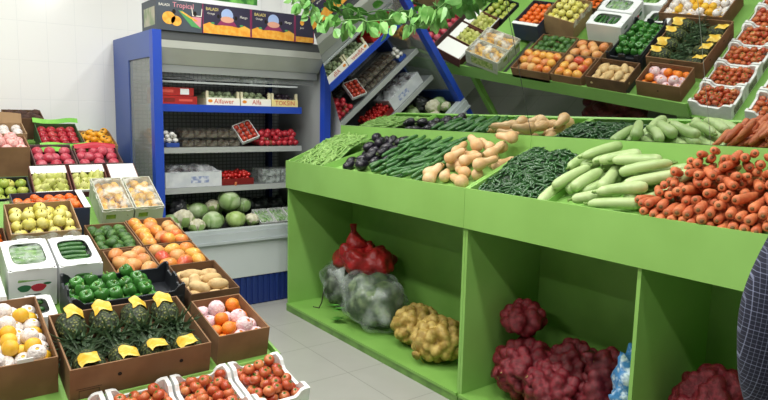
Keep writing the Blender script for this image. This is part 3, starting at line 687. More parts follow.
# yellow mangoes in film-wrapped boxes
PRINT = M('pale printed carton', 'bfc0b2', n='a8b096', nscale=16, nlo=.5, nhi=.66, rough=.6)
for X0, X1, lb, fl, gp in ((.880, 1.062, 'film-wrapped carton of small yellow mangoes next to the tangerines', 'small yellow mango under film next to the tangerines', 'wrapped yellow mangoes by tangerines'), (1.066, 1.24, 'film-wrapped carton of small yellow mangoes at the edge nearest the fridge', 'small yellow mango under film nearest the fridge', 'wrapped yellow mangoes by the fridge')):
    o, mw, w, d = crate('wrapped_carton', lb, 'carton', X0, X1, (3.93, .90, 4.23, 1.055), .14, PRINT, .07, .005, 'film-wrapped mango cartons')
    link('printed_leaf', MB().box(.02, -.0008, .07, .075, -.0002, .1).mesh('printed_leaf', M('printed olive', '8a9a35', n='5a7a2a', nscale=60, rough=.6)), o)
    link('printed_patch', MB().box(w + .0002, .05, .03, w + .0008, d - .06, .105).mesh('printed_patch', M('printed grass', '7fa33c', n='c8d08a', nscale=30, rough=.6)), o)
    fill(mw, w, d, .07, .15, .027, [K['yellow_mango']], 22, fl, 'mango', gp, lay, .012)
    sd = X0 * 9
    def film(u, v):
        x = -.006 + (w + .012) * u; y = -.006 + (d + .012) * v
        e = min(u, 1 - u, v, 1 - v); return (x, y, .128 + .05 * smooth(e / .25) + .014 * noise.noise((x * 26 + sd, y * 26, sd)))
    link('plastic_film', MB().sheet(film, 20, 24).mesh('plastic_film', film_mat('milky plastic film', 'e4e3da', .46, .22, 15, .42, .62)), o)
# pears in white-lined boxes
PT = (4.36, .957, 4.58, 1.112)
for X0, X1, lb, wh in ((.59, .812, 'white-lined box of pale pears beside the green apples', 'beside the green apples'), (.82, 1.04, 'white-lined box of pale pears behind the wrapped mangoes', 'behind the wrapped mangoes'), (1.052, 1.24, 'white-lined box of pale pears with its white sheet folded over', 'with the white sheet folded over')):
    o, mw, w, d = crate('pear_box', lb, 'box', X0, X1, PT, .1, M('maroon edged carton', '6d3f38', rough=.7), .045, .005, 'white-lined pear boxes')
    fold = .36 if X0 < 1.04 else .93
    link('paper_liner', MB().box(.006, d * (1 - fold) if X0 > 1 else d - .075, .097, w - .006, d - .002, .101).mesh('paper_liner', M('white paper', 'f0f0ee', rough=.7)), o); link('paper_liner', MB().box(.006, .001, .05, w - .006, .006, .115).mesh('paper_liner', MATS['white paper']), o)
    fill(mw, w, d * .82, .045, .115 if X0 < 1.04 else .08, .0245, [K['pear']], 50, 'pale yellow-green pear in the box ' + wh, 'pear', 'pears ' + wh, tumble, .01)
o, mw, w, d = crate('plastic_crate', 'black crate of green apples at the picture edge', 'crate', .30, .585, (4.34, .94, 4.56, 1.05), .12, BLACKP, .06, .008, BG)
fill(mw, w, d, .06, .15, .034, [K['green_apple']], 40, 'yellow-green apple in the black crate', 'apple', 'green apples in the crate')
# pink wrapped apples
KT = (4.68, 1.11, 4.92, 1.222)
MAG = M('magenta flap', 'c82c40', rough=.5)
for X0, X1, lb, wh in ((.645, .905, 'dark box of pink-wrapped apples below the green-flapped box', 'below the green-flapped box'), (.91, 1.20, 'box of pink-wrapped apples with a crimson back flap', 'with the crimson flap')):
    o, mw, w, d = crate('apple_box', lb, 'box', X0, X1, KT, .1, M('plum carton', '5d4546', n='6f5550', nscale=8, rough=.7), .04, .005, 'boxes of pink apples')
    fl = MB()
    if X0 > .9: fl.sheet(lambda u, v: (w * (.02 + .96 * u), d - .055 * (1 - v) - .004 * math.sin(9 * u), .105 + .03 * math.sin(PI * v) * (.5 + .5 * math.sin(PI * u))), 12, 6)
    else: fl.box(.0, d, .1, w, d + .004, .106)
    link('back_flap', fl.mesh('back_flap', MAG if X0 > .9 else M('grey plum', '6c5a5e', rough=.7)), o)
    fill(mw, w, d, .04, .125, .037, [K['pink_apple']], 30, 'pink-wrapped apple in the box ' + wh, 'apple', 'pink apples ' + wh)
# back row
BT = (4.95, 1.235, 5.22, 1.365)
o, mw, w, d = crate('apple_box', 'box of dark red apples with bright green flaps', 'box', .725, 1.0, BT, .13, M('dark green carton', '3c5a34', rough=.7), .06, .005, BG)
GF = M('bright green flap', '6fbf3c', n='8ed455', nscale=7, rough=.5)
for y0, y1, dz, ph in ((-.075, .0, -.03, 0), (d, d + .03, .022, 2)):
    link('flap', MB().sheet(lambda u, v: (-.01 + (w + .03) * u, y0 + (y1 - y0) * v, .133 + dz * (v if dz > 0 else (1 - v)) + .008 * math.sin(7 * u + ph)), 12, 4).mesh('flap', GF), o)
fill(mw, w, d, .06, .15, .034, [K['red_apple']], 30, 'dark red apple in the box with green flaps', 'apple', 'dark red apples')
o, mw, w, d = crate('cardboard_box', 'cardboard box of golden persimmons in front of the white wall', 'box', 1.015, 1.235, (4.95, 1.215, 5.22, 1.315), .1, CARD_L, .05, .005, BG)
fill(mw, w, d, .05, .15, .0285, [K['persimmon']], 60, 'golden persimmon heaped in the box by the wall', 'persimmon', 'golden persimmons')
o, mw, w, d = crate('cardboard_box', 'deep brown box of pink-netted apples at the picture edge', 'box', .36, .628, (4.70, 1.226, 4.94, 1.29), .2, CARD, .13, .006, BG)
fill(mw, w, d, .13, .24, .038, [K['pink_wrap']], 30, 'apple in a salmon pink foam net in the deep brown box', 'apple', 'pink netted apples')
o, mw, w, d = crate('cardboard_box', 'pale box of netted fruit behind the deep brown box', 'box', .34, .655, (5.0, 1.30, 5.24, 1.37), .17, CARD_L, .1, .006, BG)
link('flap', MB().sheet(lambda u, v: (.0 + w * u, d - .004 + .03 * v, .17 + .07 * v * (.8 + .2 * math.sin(3 * u))), 8, 4).mesh('flap', CARD_L), o)
fill(mw, w, d, .1, .19, .036, [K['wrapped_melon']], 30, 'fruit in a white foam net, pale box by the wall', 'fruit', 'netted fruit by the wall')
o, mw, w, d = crate('cardboard_box', 'brown box of dark brown taro against the white wall', 'box', .545, .80, (5.245, 1.40, 5.42, 1.46), .16, CARD_D, .11, .005, BG)
fill(mw, w, d, .11, .19, .033, [K['taro']], 24, 'dark brown taro root against the white wall', 'taro', 'dark taro roots', lay)
spart('back_shelf', MB().box(D0 + .013, 5.21, 1.222, D1 - .013, 5.43, 1.236), GREEN_IN)
o, mw, w, d = crate('cardboard_box', 'small box of yellow mangoes against the wall at the picture edge', 'box', .30, .53, (5.255, 1.43, 5.42, 1.47), .19, CARD_L, .13, .005, BG)
fill(mw, w, d, .13, .22, .027, [K['yellow_mango']], 24, 'yellow mango against the wall at the picture edge', 'mango', 'yellow mangoes against the wall', lay)
# onions stored under the stand, seen in the mirror only as a dark heap: built below with the sacks

# ------------------------------------------------------------------ loose produce on the counters
TA = math.atan(.36); TC = math.cos(TA)
def tray_frame(y0): return Matrix(((TC, 0, -math.sin(TA), CX + .017), (0, 1, 0, y0), (math.sin(TA), 0, TC, 1.0955), (0, 0, 0, 1)))
DEP = .463 / TC                                                # tray depth along its slope
def lay_out(mw, spots, kinds, label, cat, grp, flip=0):
    for (x, y, z, a, p) in spots:
        put(random.choice(kinds), mw @ T(x, y, z) @ RZ(a + (PI if rnd() < flip else 0)) @ RY(-p if True else 0) @ RX(U(0, 6.3)), label(x, y) if callable(label) else label, cat, grp)
capsule = lambda R, e=.75: (lambda u: R * (e + (1 - e) * math.sin(PI * u)))
flat0 = lambda x, y: 0.0
def mound(name, mw, x0, x1, y0, y1, hfn, mat, parent, label, cat):
    o = MB().sheet(lambda u, v: (x0 + (x1 - x0) * u, y0 + (y1 - y0) * v, hfn(x0 + (x1 - x0) * u, y0 + (y1 - y0) * v)), 24, 24).build(name, mat, None, mw)
    return tag(o, label, cat, None, 'stuff')
# carrots
mw = tray_frame(.40)
env = lambda x, y: .06 + .235 * min(x, .40) * smooth((1.04 - y) / .2 + .15)
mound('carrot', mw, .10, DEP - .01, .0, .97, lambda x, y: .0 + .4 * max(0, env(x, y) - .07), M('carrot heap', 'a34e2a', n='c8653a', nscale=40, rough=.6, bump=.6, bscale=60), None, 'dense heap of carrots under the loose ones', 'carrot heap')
hp = Heap(); pre = []
for x0, a0 in ((.066, .0), (.084, .018)):
    for i in range(27):
        y = .012 + a0 + i * .0358 + U(-.002, .002); a = U(.1, .4); p = U(-.3, -.12)
        of = [((u - .5) * .12 * math.cos(a) * math.cos(p), (u - .5) * .12 * math.sin(a) * math.cos(p), (u - .5) * .12 * math.sin(p)) for u in (.1, .3, .5, .7, .9)]
        rr = [.017 * (1 - .3 * u) for u in (.1, .3, .5, .7, .9)]
        z = hp.rest(of, rr, x0, y, flat0); hp.keep(of, rr, x0, y, z); pre.append((x0, y, z, a, p))
cs = pre + fill_long(hp, .006, DEP - .02, .0, 1.0, lambda u: .017 * (1 - .3 * u), .12, lambda x, y: .4 * max(0, env(x, y) - .07), env, lambda: U(-.15, .75), 245, 26, (-.5, -.1))
lay_out(mw, cs, K['carrots'], 'loose orange carrot in the heap beside the pale gourds', 'carrot', 'carrots in the heap')
# gourds
mw = tray_frame(1.30)
env = lambda x, y: .045 + .24 * x
env2 = lambda x, y: env(x, y) * (.55 + .45 * smooth(y / .2)) * (.7 + .3 * smooth((.56 - y) / .1))
gs = fill_long(Heap(), .012, DEP - .01, .0, .56, capsule(.0255), .205, flat0, env2, lambda: random.choice((U(-.3, .3), U(-.95, -.2), U(-1.1, -.4))), 60, 30, (-.03, .12))
lay_out(mw, gs, K['gourds'], 'pale green bottle gourd in the heap between chilies and carrots', 'gourd', 'bottle gourds in the heap', .4)
# chilies
mw = tray_frame(1.86); W_ = .42
ch = lambda x, y: .012 + .085 * smooth(x / .3) * smooth((x_end - x) / .12) * smooth((y + .06) / .2) * smooth((W_ + .05 - y) / .16)
x_end = DEP + .04
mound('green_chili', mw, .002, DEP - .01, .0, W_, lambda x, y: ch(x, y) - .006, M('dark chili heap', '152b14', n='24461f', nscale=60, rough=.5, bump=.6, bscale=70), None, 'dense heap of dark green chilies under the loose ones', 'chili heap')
hp = Heap()
for i in range(290):
    x = U(.035, DEP - .05); y = U(.02, W_ - .02); a = U(0, 6.3); d_ = .01
    gx = (ch(x + d_, y) - ch(x - d_, y)) / .02; gy = (ch(x, y + d_) - ch(x, y - d_)) / .02
    nrm = Vector((-gx, -gy, 1)).normalized()
    R_ = axis_to(nrm)
    put(random.choice(K['chilis']), mw @ T(x, y, ch(x, y) + U(.0, .006)) @ R_ @ RZ(a) @ RY(U(-.3, .3)) @ S(U(.85, 1.15)), 'dark green chili lying on the heap beside the squash', 'chili', 'green chilies on the heap')
# squash
mw = tray_frame(2.32)
env = lambda x, y: (.04 + .25 * x) * (.75 + .25 * smooth((.46 - y) / .2))
ss = fill_long(Heap(), .035, DEP - .02, .01, .40, lambda u: .033 if u < .42 else .021, .145, flat0, env, lambda: random.choice((U(-.4, .4), U(-.3, .8), U(2.6, 3.6), U(.9, 1.5))), 46, 30, (-.1, .25))
lay_out(mw, ss, K['squashes'], 'tan butternut squash in the heap beside the cucumbers', 'squash', 'butternut squashes')
# cucumbers
mw = tray_frame(2.72)
env = lambda x, y: (.03 + .20 * x)
us = fill_long(Heap(), .015, DEP - .01, .0, .50, capsule(.0125, .8), .145, flat0, env, lambda: U(-.5, .3), 170, 14, (-.05, .15))
lay_out(mw, us, K['cucumbers'], 'dark green cucumber in the heap beside the eggplants', 'cucumber', 'cucumbers on the tray', .5)
# eggplants
mw = tray_frame(3.20)
hp = Heap()
for i in range(30):
    best = None
    for q in range(30):
        x = U(.04, DEP - .05); y = U(.03, .33)
        if y > .37 - x * .1: continue
        z = hp.rest([(-.02, 0, 0), (.016, 0, 0)], [.030, .026], x, y, flat0)
        e = z - (.04 + .2 * x)
        if best is None or e < best[0]: best = (e, x, y, z)
    if best[0] > .02: break
    hp.keep([(-.02, 0, 0), (.016, 0, 0)], [.030, .026], *best[1:])
    put(K['eggplant'], mw @ T(*best[1:]) @ RZ(random.choice((U(-.6, .6), U(2.5, 3.8)))) @ RY(PI / 2 + U(-.25, .25)) @ S(.78), 'glossy dark eggplant in the heap between beans and cucumbers', 'eggplant', 'eggplants on the tray')
# beans
mw = tray_frame(3.60)
bh = lambda x, y: .012 + .075 * smooth(x / .3) * smooth((DEP + .05 - x) / .12) * smooth((y + .02 + x * .1) / .12) * smooth((.6 - y) / .16)
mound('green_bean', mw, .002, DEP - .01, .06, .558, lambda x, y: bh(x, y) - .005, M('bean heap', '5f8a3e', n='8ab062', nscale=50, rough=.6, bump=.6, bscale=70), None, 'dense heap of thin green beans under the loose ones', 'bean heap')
for i in range(290):
    x = U(.05, DEP - .06); y = U(.10, .52)
    if y < .10 - x * .1: continue
    gx = (bh(x + .01, y) - bh(x - .01, y)) / .02; gy = (bh(x, y + .01) - bh(x, y - .01)) / .02
    put(random.choice(K['beans']), mw @ T(x, y, bh(x, y) + U(.0, .006)) @ axis_to(Vector((-gx, -gy, 1))) @ RZ(U(0, 6.3)) @ RY(U(-.2, .2)) @ S(U(1.0, 1.35)), 'thin green bean lying on the bean heap', 'green bean', 'green beans on the heap')

# ------------------------------------------------------------------ bags in the bays
def blob(c, rad, lumps, seed, nu=40, nv=28, flat=None, wob=.06, wsc=3.0, base=.84):
    """one closed bag skin bulging over round lumps: lumps = (count, radius)"""
    R = random.Random(seed); rx, ry, rz_ = rad; Ls = []
    n, lr = lumps
    for i in range(n):
        z = 1 - 2 * (i + .5) / n; a = i * 2.399963 + R.uniform(-.25, .25); q = math.sqrt(1 - z * z)
        Ls.append((np.array((q * math.cos(a) * (rx - lr * .75), q * math.sin(a) * (ry - lr * .75), z * (rz_ - lr * .75))), lr * R.uniform(.85, 1.15)))
    def f(u, v):
        t = 2 * PI * u; ph = PI * v - PI / 2
        d = np.array((math.cos(ph) * math.cos(t), math.cos(ph) * math.sin(t), math.sin(ph)))
        r0 = 1 / math.sqrt((d[0] / rx) ** 2 + (d[1] / ry) ** 2 + (d[2] / rz_) ** 2)
        best = r0 * base
        for c_, q in Ls:
            b = float(d @ c_); disc = b * b - float(c_ @ c_) + q * q
            if disc > 0: best = max(best, b + math.sqrt(disc))
        best *= 1 + wob * noise.noise(Vector(d * wsc) + Vector((seed, seed * .7, 0)))
        p = d * best
        z = p[2] + c[2]
        if flat is not None and z < flat: z = flat + (z - flat) * .04
        return (p[0] + c[0], p[1] + c[1], z)
    return MB().sheet(f, nu, nv)
def sack(name, c, rad, lumps, seed, mat, label, cat, grp, rot=(0, 0), knot=None, kmat=None, **kw):
    mw = T(*c) @ RZ(rot[0]) @ RY(rot[1])
    o = blob((0, 0, 0), rad, lumps, seed, **kw).build(name, mat, None, mw); tag(o, label, cat, grp)
    if knot:
        p = Vector(knot); q = p.normalized()
        link('knot', MB().tube([p * .86, p * .97, p * 1.06, p * 1.2 + Vector((0, 0, .01)), p * 1.32 + Vector((.01, 0, .015))], [.045, .022, .012, .022, .03], 10).mesh('knot', mat), o)
        link('drawstring', MB().tube([p * 1.05 + Vector((.012 * math.cos(i * .9), .012 * math.sin(i * .9), .002 * i)) for i in range(8)] + [p * 1.1 + Vector((.02 * k, .015 * math.sin(k), -.028 * k)) for k in range(1, 5)], .0022, 5).mesh('drawstring', kmat or STRAW), o)
    return o
STRAW = M('straw string', 'c2b070', rough=.8)
ONI = M('red onion net', '660f1c', n='84222f', nscale=55, nlo=.45, nhi=.6, rough=.45, bump=.5, bscale=220)
ONI2 = M('dark onion net', '560c17', n='701824', nscale=55, rough=.45, bump=.5, bscale=220)
GB = 'red onion sacks'
sack('onion_sack', (2.52, 2.14, .455), (.14, .115, .085), (39, .032), 1, ONI, 'red net sack of onions lying on top of the pile', 'onion sack', GB, (.3, 0), (.05, .11, -.02), nu=60, nv=40, base=.78)
sack('onion_sack', (2.47, 2.06, .215), (.17, .17, .155), (69, .032), 2, ONI, 'red net sack of onions supporting the topmost sack', 'onion sack', GB, (.2, 0), (-.15, .06, .0), flat=-.15, nu=64, nv=44, base=.78)
sack('onion_sack', (2.56, 1.84, .24), (.18, .15, .17), (72, .032), 3, ONI2, 'red net sack of onions standing behind the front ones', 'onion sack', GB, (.5, 0), None, flat=-.175, nu=64, nv=44, base=.78)
sack('onion_sack', (2.40, 1.83, .20), (.13, .17, .14), (60, .032), 4, ONI, 'red net sack of onions slumped at the front of the middle bay', 'onion sack', GB, (-.2, 0), (-.11, .07, .05), flat=-.135, nu=64, nv=44, base=.78)
sack('onion_sack', (2.50, 1.62, .255), (.15, .10, .19), (72, .032), 5, ONI2, 'dark red net sack of onions leaning by the blue bag', 'onion sack', GB, (.1, .1), (-.10, .03, .13), flat=-.205, nu=64, nv=44, base=.78)
sack('onion_sack', (2.36, 1.68, .11), (.09, .12, .055), (36, .032), 8, ONI, 'low red net sack of onions at the front edge of the bay', 'onion sack', GB, (.1, 0), (-.07, .05, .02), flat=-.05, nu=64, nv=44, base=.78)
sack('onion_sack', (2.50, 1.13, .31), (.17, .17, .23), (78, .032), 6, ONI, 'tall red net sack of onions in the bay below the carrots', 'onion sack', GB, (.3, 0), None, flat=-.24, nu=64, nv=44, base=.78)
sack('onion_sack', (2.45, 1.235, .17), (.17, .085, .115), (60, .032), 7, ONI2, 'low red net sack of onions against the bay divider', 'onion sack', GB, (.1, 0), None, flat=-.11, nu=64, nv=44, base=.78)
sack('onion_sack', (.95, 3.2, .2), (.22, .3, .19), (50, .042), 9, ONI2, 'red net sack of onions on the floor under the stand', 'onion sack', GB, (.1, 0), None, flat=-.195, nu=64, nv=44, base=.78)
BLUEB = film_mat('blue white plastic', '6f9fc4', .85, .3, 20, .4, .6, 'dbe8ee')
o = sack('plastic_bag', (2.40, 1.44, .305), (.10, .075, .24), (22, .03), 11, M('blue plastic bag', '3f7fb4', n='c9dde6', nscale=22, nlo=.5, nhi=.62, rough=.3, bump=.7, bscale=40), 'blue and white plastic bag squeezed in by the bay divider', 'plastic bag', None, (.1, 0), None, flat=-.24, wob=.25, wsc=5)
o['group'] = 'bags in the bays'
# potatoes in a yellow net
POTN = M('potatoes in yellow net', 'a0823a', n='c8ae60', nscale=26, nlo=.42, nhi=.6, rough=.5, bump=.4, bscale=200)
sack('potato_sack', (2.50, 2.98, .18), (.17, .15, .125), (64, .033), 21, POTN, 'yellow net sack of potatoes, the one nearer the clear bags', 'potato sack', 'yellow net potato sacks', (.2, 0), None, flat=-.122, nu=76, nv=52, base=.74)
sack('potato_sack', (2.44, 2.70, .185), (.17, .16, .13), (66, .033), 22, POTN, 'yellow net sack of potatoes against the bay divider, green knot in front', 'potato sack', 'yellow net potato sacks', (-.2, 0), (-.14, -.03, -.06), M('yellow green string', 'b9b93a'), flat=-.127, nu=76, nv=52, base=.74)
# clear bags of greens and the red bag
CLEAR = film_mat('clear bag film', 'bcc6c2', .34, .2, 7, .4, .66)
CLEAR2 = film_mat('thin clear bag film', 'b4beba', .30, .2, 8, .4, .66)
GRN = M('packed greens', '42573a', n='7d9168', nscale=11, nlo=.45, nhi=.62, rough=.6, bump=.6, bscale=30)
o = sack('plastic_bag', (2.46, 3.38, .245), (.185, .25, .19), (9, .13), 31, CLEAR, 'big clear plastic bag of leafy greens on the bay floor', 'plastic bag', 'bags in the bays', (.1, 0), None, flat=-.186, wob=.12, wsc=2.2, nu=56, nv=40)
link('greens', blob((0, .01, -.01), (.165, .225, .165), (14, .09), 35, flat=-.17, wob=.1).mesh('greens', GRN), o)
gl = MB()
for i in range(9):
    a = U(-.8, .8); L_ = U(.06, .11)
    p0 = Vector((-.13, .17 + U(-.02, .05), -.1 + U(-.06, .04))); d_ = Vector((-.5, .7 + a * .3, -.25 + a * .4)).normalized(); s_ = d_.cross(Vector((0, 0, 1))).normalized() * .02
    gl.add([p0 - s_ * .3, p0 + d_ * L_ * .5 - s_, p0 + d_ * L_, p0 + d_ * L_ * .5 + s_, p0 + s_ * .3], [(0, 1, 2, 3, 4)])
link('green_leaves', gl.mesh('green_leaves', LEAFG), o)
link('neck', MB().tube([(-.09, .16, .06), (-.13, .21, .13), (-.14, .23, .19)], [.07, .03, .055], 12).mesh('neck', CLEAR), o)
o = sack('plastic_bag', (2.52, 3.86, .23), (.15, .17, .18), (8, .11), 32, CLEAR2, 'smaller clear plastic bag of dark greens in the bay corner', 'plastic bag', 'bags in the bays', (0, 0), None, flat=-.172, wob=.12, wsc=2.4, nu=56, nv=40)
link('greens', blob((0, 0, -.01), (.13, .15, .15), (12, .08), 36, flat=-.155, wob=.1).mesh('greens', M('dark packed greens', '3a4436', n='66755c', nscale=12, rough=.6, bump=.6, bscale=30)), o)
link('tie', MB().tube([(-.11, .04, .02), (-.14, .06, -.06), (-.15, .065, -.13), (-.17, .07, -.17), (-.19, .12, -.171)], .005, 6).mesh('tie', M('dark tie', '3a3a28', rough=.7)), o)
REDB = M('red net bag', 'a81f22', n='7d1518', nscale=14, nlo=.45, nhi=.7, rough=.4, bump=.6, bscale=36)
o = sack('net_bag', (2.52, 3.62, .465), (.17, .23, .105), (10, .085), 33, REDB, 'red mesh bag lying across the two clear bags', 'net bag', 'bags in the bays', (.15, .1), None, wob=.25, wsc=3, nu=56, nv=36)
link('neck', MB().tube([(0, .06, .06), (-.01, .10, .14), (0, .12, .19), (.0, .13, .24)], [.11, .055, .02, .026], 14).mesh('neck', REDB), o)

# ------------------------------------------------------------------ goods in the fridge
def sbox(name, x0, x1, y0, y1, z0, h, mat, label, cat, grp): return tag(MB().box(0, 0, 0, x1 - x0, y1 - y0, h).build(name, mat, None, T(x0, y0, z0 + .001)), label, cat, grp)
REDC = M('red carton', 'b5231f', n='a01b1a', nscale=6, rough=.5)
for i, (z, x1) in enumerate(((1.527, 1.73), (1.588, 1.705))):
    o = sbox('red_carton', 1.435, x1, 4.67, 4.9, z, .058, REDC, ('flat red carton lying on the blue-edged shelf', 'flat red carton stacked on another, white label on its front')[i], 'carton', 'red cartons in the fridge')
    link('printed_label', MB().box(.17, -.0008, .008, .235, -.0002, .05).mesh('printed_label', WCARD) if i else MB().box(.05, -.0008, .014, .13, -.0002, .042).mesh('printed_label', M('dull red print', '7d1716')), o)
    link('printed_band', MB().box(.01, -.0008, .02, .12, -.0002, .04).mesh('printed_band', M('pale red print', 'd9564a')) if i else MB().box(.16, -.0008, .02, .26, -.0002, .036).mesh('printed_band', M('pale red print', 'd9564a')), o)
FW = M('fridge carton ply', 'd9d3b4', n='cfc8a6', nscale=9, rough=.6)
REDINK = M('red lettering', 'c23a2a', rough=.6)
for i, (x0, x1, tx, fr_, mt, ink) in enumerate(((1.80, 2.065, 'Alfawer', 'grapes', 'ede9dc', REDINK), (2.075, 2.33, 'Alfa', 'grapes', 'ede9dc', REDINK), (2.338, 2.572, 'TOKSIN', 'dark', 'e4d28c', REDINK))):
    o = tag(empty('fruit_tray', (x0, 4.665, 1.5275)), ('pale slatted fruit tray with red script, next to the red cartons', 'middle pale fruit tray with red script on the blue-edged shelf', 'yellow-fronted fruit tray with red capitals at the shelf end')[i], 'fruit tray', 'fruit trays in the fridge')
    w = x1 - x0
    link('front_board', MB().box(.0, 0, 0, w, .006, .055).mesh('front_board', M('tray front ' + mt, mt, rough=.6)), o)
    link('tray_sides', walls(w, .34, .05, .006, .01).mesh('tray_sides', FW), o, T(0, .0065, 0))
    for x in (0.001, w - .019): link('corner_post', MB().box(x, .0066, .0, x + .018, .03, .105).mesh('corner_post', FW), o)
    text(tx, .05 if i < 2 else .05, o, T(w * (.52 if i < 2 else .5), -.0006, .027) @ RX(PI / 2), ink)
    mk = [(.018 * math.cos(a), .012 * math.sin(a)) for a in [2 * PI * k / 14 for k in range(14)]]
    if i < 2: link('printed_mark', MB().poly(mk, .0004).mesh('printed_mark', M('orange print', 'e08a2c', rough=.6)), o, T(.03, -.0004, .03) @ RX(PI / 2))
    kk = k_round('plum', .024, M('pale plum skin', '9fae86', '8a9a78', rough=.4) if i < 2 else M('dark plum skin', '2c2430', '3a2c38', rough=.3), 10, .95, .1, .05, k=7)
    fill(T(x0, 4.672, 1.5275), w, .33, .03, .1, .024, [kk], 44, ('pale round fruit in the first slatted tray', 'pale round fruit in the middle slatted tray', 'dark plum in the yellow-fronted tray')[i], 'plum', 'tray fruit ' + str('abc'[i]), tumble, .02)
# dark bags on the glass shelf
DK = M('dark crumpled bag', '26272a', n='3b3c3f', nscale=20, rough=.35)
for i, (x, rx) in enumerate(((1.62, .17), (1.98, .15))):
    sack('folded_bag', (x, 4.85, 1.715), (rx, .1, .026), (9, .016), 41 + i, DK, ('dark folded bag on the glass shelf above the red cartons', 'dark folded bag on the glass shelf above the script trays')[i], 'bag', 'folded bags', (0, 0), None, flat=-.024, wob=.2)
sack('folded_bag', (2.26, 4.87, 1.722), (.13, .1, .032), (9, .02), 44, film_mat('grey film bag', '8d9492', .7), 'pale crumpled film bag on the glass shelf', 'bag', 'folded bags', (0, 0), None, flat=-.03, wob=.3)
# white shelf: mushrooms, clamshells, punnets
z = 1.213
o = sbox('mushroom_tray', 1.50, 1.595, 4.68, 4.80, z, .03, M('blue tray', '2b4a9c', rough=.4), 'small blue tray of white mushrooms by the blue post', 'tray', None)
MUSH = k_round('mushroom', .021, M('mushroom cap', 'e6e4de', 'f0eeea', rough=.5), 10, .8, 0, 0, [('stalk', MB().tube([(0, 0, -.03), (0, 0, -.012)], .008, 8).mesh('stalk', M('mushroom stalk', 'd9d4c8')))], k=7)
for (x, y, zz) in fill_box(.095, .12, .03, .115, .021, 14, .002): put(MUSH, T(1.50 + x, 4.68 + y, z + zz) @ RX(U(-.5, .5)), 'white mushroom heaped on the small blue tray', 'mushroom', 'white mushrooms')
CLAM = film_mat('clear clamshell', '8a857c', .16, .12, 30)
def clamshell(x, y, z, w, d, h, fruitmat, label, grp, cat='punnet'):
    o = tag(walls(w, d, h, .003, .003).build('fruit_punnet', CLAM, None, T(x, y, z)), label, cat, grp)
    link('lid', MB().sheet(lambda u, v: (w * u, d * v, h + .001 + .012 * smooth(min(u, 1 - u, v, 1 - v) / .12)), 10, 8).mesh('lid', CLAM), o)
    fm = MB()
    link('fruit_filling', MB().sheet(lambda u, v: (.004 + (w - .008) * u, .004 + (d - .008) * v, h * .55 + .016 * abs(math.sin(u * PI * 4)) * abs(math.sin(v * PI * 3)) + .004), 20, 16).box(.004, .004, .004, w - .004, d - .004, h * .52).mesh('fruit_filling', fruitmat), o)
DATE = M('dark dates', '33241b', n='58432e', nscale=40, rough=.35)
for i in range(5):
    for j in range(2):
        clamshell(1.62 + i * .092, 4.69, z + j * .068, .088, .16, .055, DATE, 'clear punnet of dark dates, ' + ('lower' if j == 0 else 'upper') + ' layer on the white shelf', 'date punnets ' + ('lower' if j == 0 else 'upper'))
for i in range(3): clamshell(1.95 + i * .094, 4.88, z + .07, .09, .16, .055, M('black fruit', '1f1a20', n='332a30', nscale=40, rough=.4), 'clear punnet of black fruit behind the dates', 'black fruit punnets')
BERRY = k_round('plum_tomato', .022, M('deep red skin', '8f2018', 'b5402a', rough=.25), 10, 1.1, .1, 0, k=7)
tw = T(2.085, 4.665, z + .012) @ RY(-.35) @ RX(.9)
o = tag(walls(.15, .17, .035, .004, .004).build('foam_tray', WHITE, None, tw), 'white-rimmed tray of red plum tomatoes tilted up on the shelf', 'tray')
for (x, y, zz) in fill_box(.15, .17, .004, .06, .021, 26, .006): put(BERRY, tw @ T(x, y, zz) @ tumble(), 'red plum tomato on the tilted white tray', 'tomato', 'plum tomatoes on the tilted tray', False)
NUT = k_round('fig', .026, M('brown fig skin', '7a4a2c', '8a5c38', rough=.5), 10, .95, .1, 0, k=7)
for (x, y, zz) in fill_box(.13, .15, 0, .08, .026, 12, .002): put(NUT, T(2.235 + x, 4.68 + y, z + zz) @ tumble(), 'brown fig beside the tilted white tray', 'fig', 'brown figs', False)
RADM = M('radish skin', 'a5202e', 'bd2f3c', rough=.35, n='d0505a', nscale=30, nlo=.55, nhi=.8)
RAD = k_round('radish', .026, RADM, 10, .95, .1, .05, [('tail', MB().tube([(0, 0, -.022), (.003, 0, -.045)], [.003, .0008], 5).mesh('tail', M('radish tail', 'e0c4c4')))], k=7)
for (x, y, zz) in fill_box(.36, .34, 0, .2, .0255, 120, .002):
    if zz < .05 + .16 * smooth((x + .05) / .2): put(RAD, T(2.235 + x, 4.67 + y + .0, z + zz) @ tumble(), 'red radish heaped at the end of the white shelf', 'radish', 'red radishes')
# lower shelf: wrapped trays, carrot tip, clear boxes
z = .9125
WRAP = M('white wrap', 'dcdfe3', n='cdd1d8', nscale=12, rough=.3, bump=.4, bscale=20)
o = tag(walls(.43, .24, .115, .008, .09).build('wrapped_tray', WRAP, None, T(1.485, 4.675, z)), 'white film-wrapped tray of dark grapes, blue print on its front', 'tray')
link('film_cover', MB().sheet(lambda u, v: (-.004 + .438 * u, -.006 + .25 * v, .112 + .05 * smooth(min(u, 1 - u, v, 1 - v) / .22) + .012 * noise.noise((u * 9, v * 6, 3))), 20, 14).mesh('film_cover', film_mat('white grape film', 'dfe2e8', .35, .15, 12)), o)
link('printed_label', MB().box(.19, -.0009, .03, .33, -.0002, .08).mesh('printed_label', M('blue label print', '8f9cc4', n='dde0ea', nscale=30, rough=.4)), o)
GRP = k_round('grape', .013, M('dark grape skin', '3a2630', '4c3038', rough=.25), 8, 1.1, 0, 0, k=6)
for i in range(46): 
    x = U(-.16, .16); y = U(-.07, .09); put(GRP, T(1.70 + x, 4.80 + y, z + .112 + .012 * math.cos(x * 9) + U(-.012, .008)), 'dark grape on top of the white wrapped tray', 'grape', 'dark grapes', False)
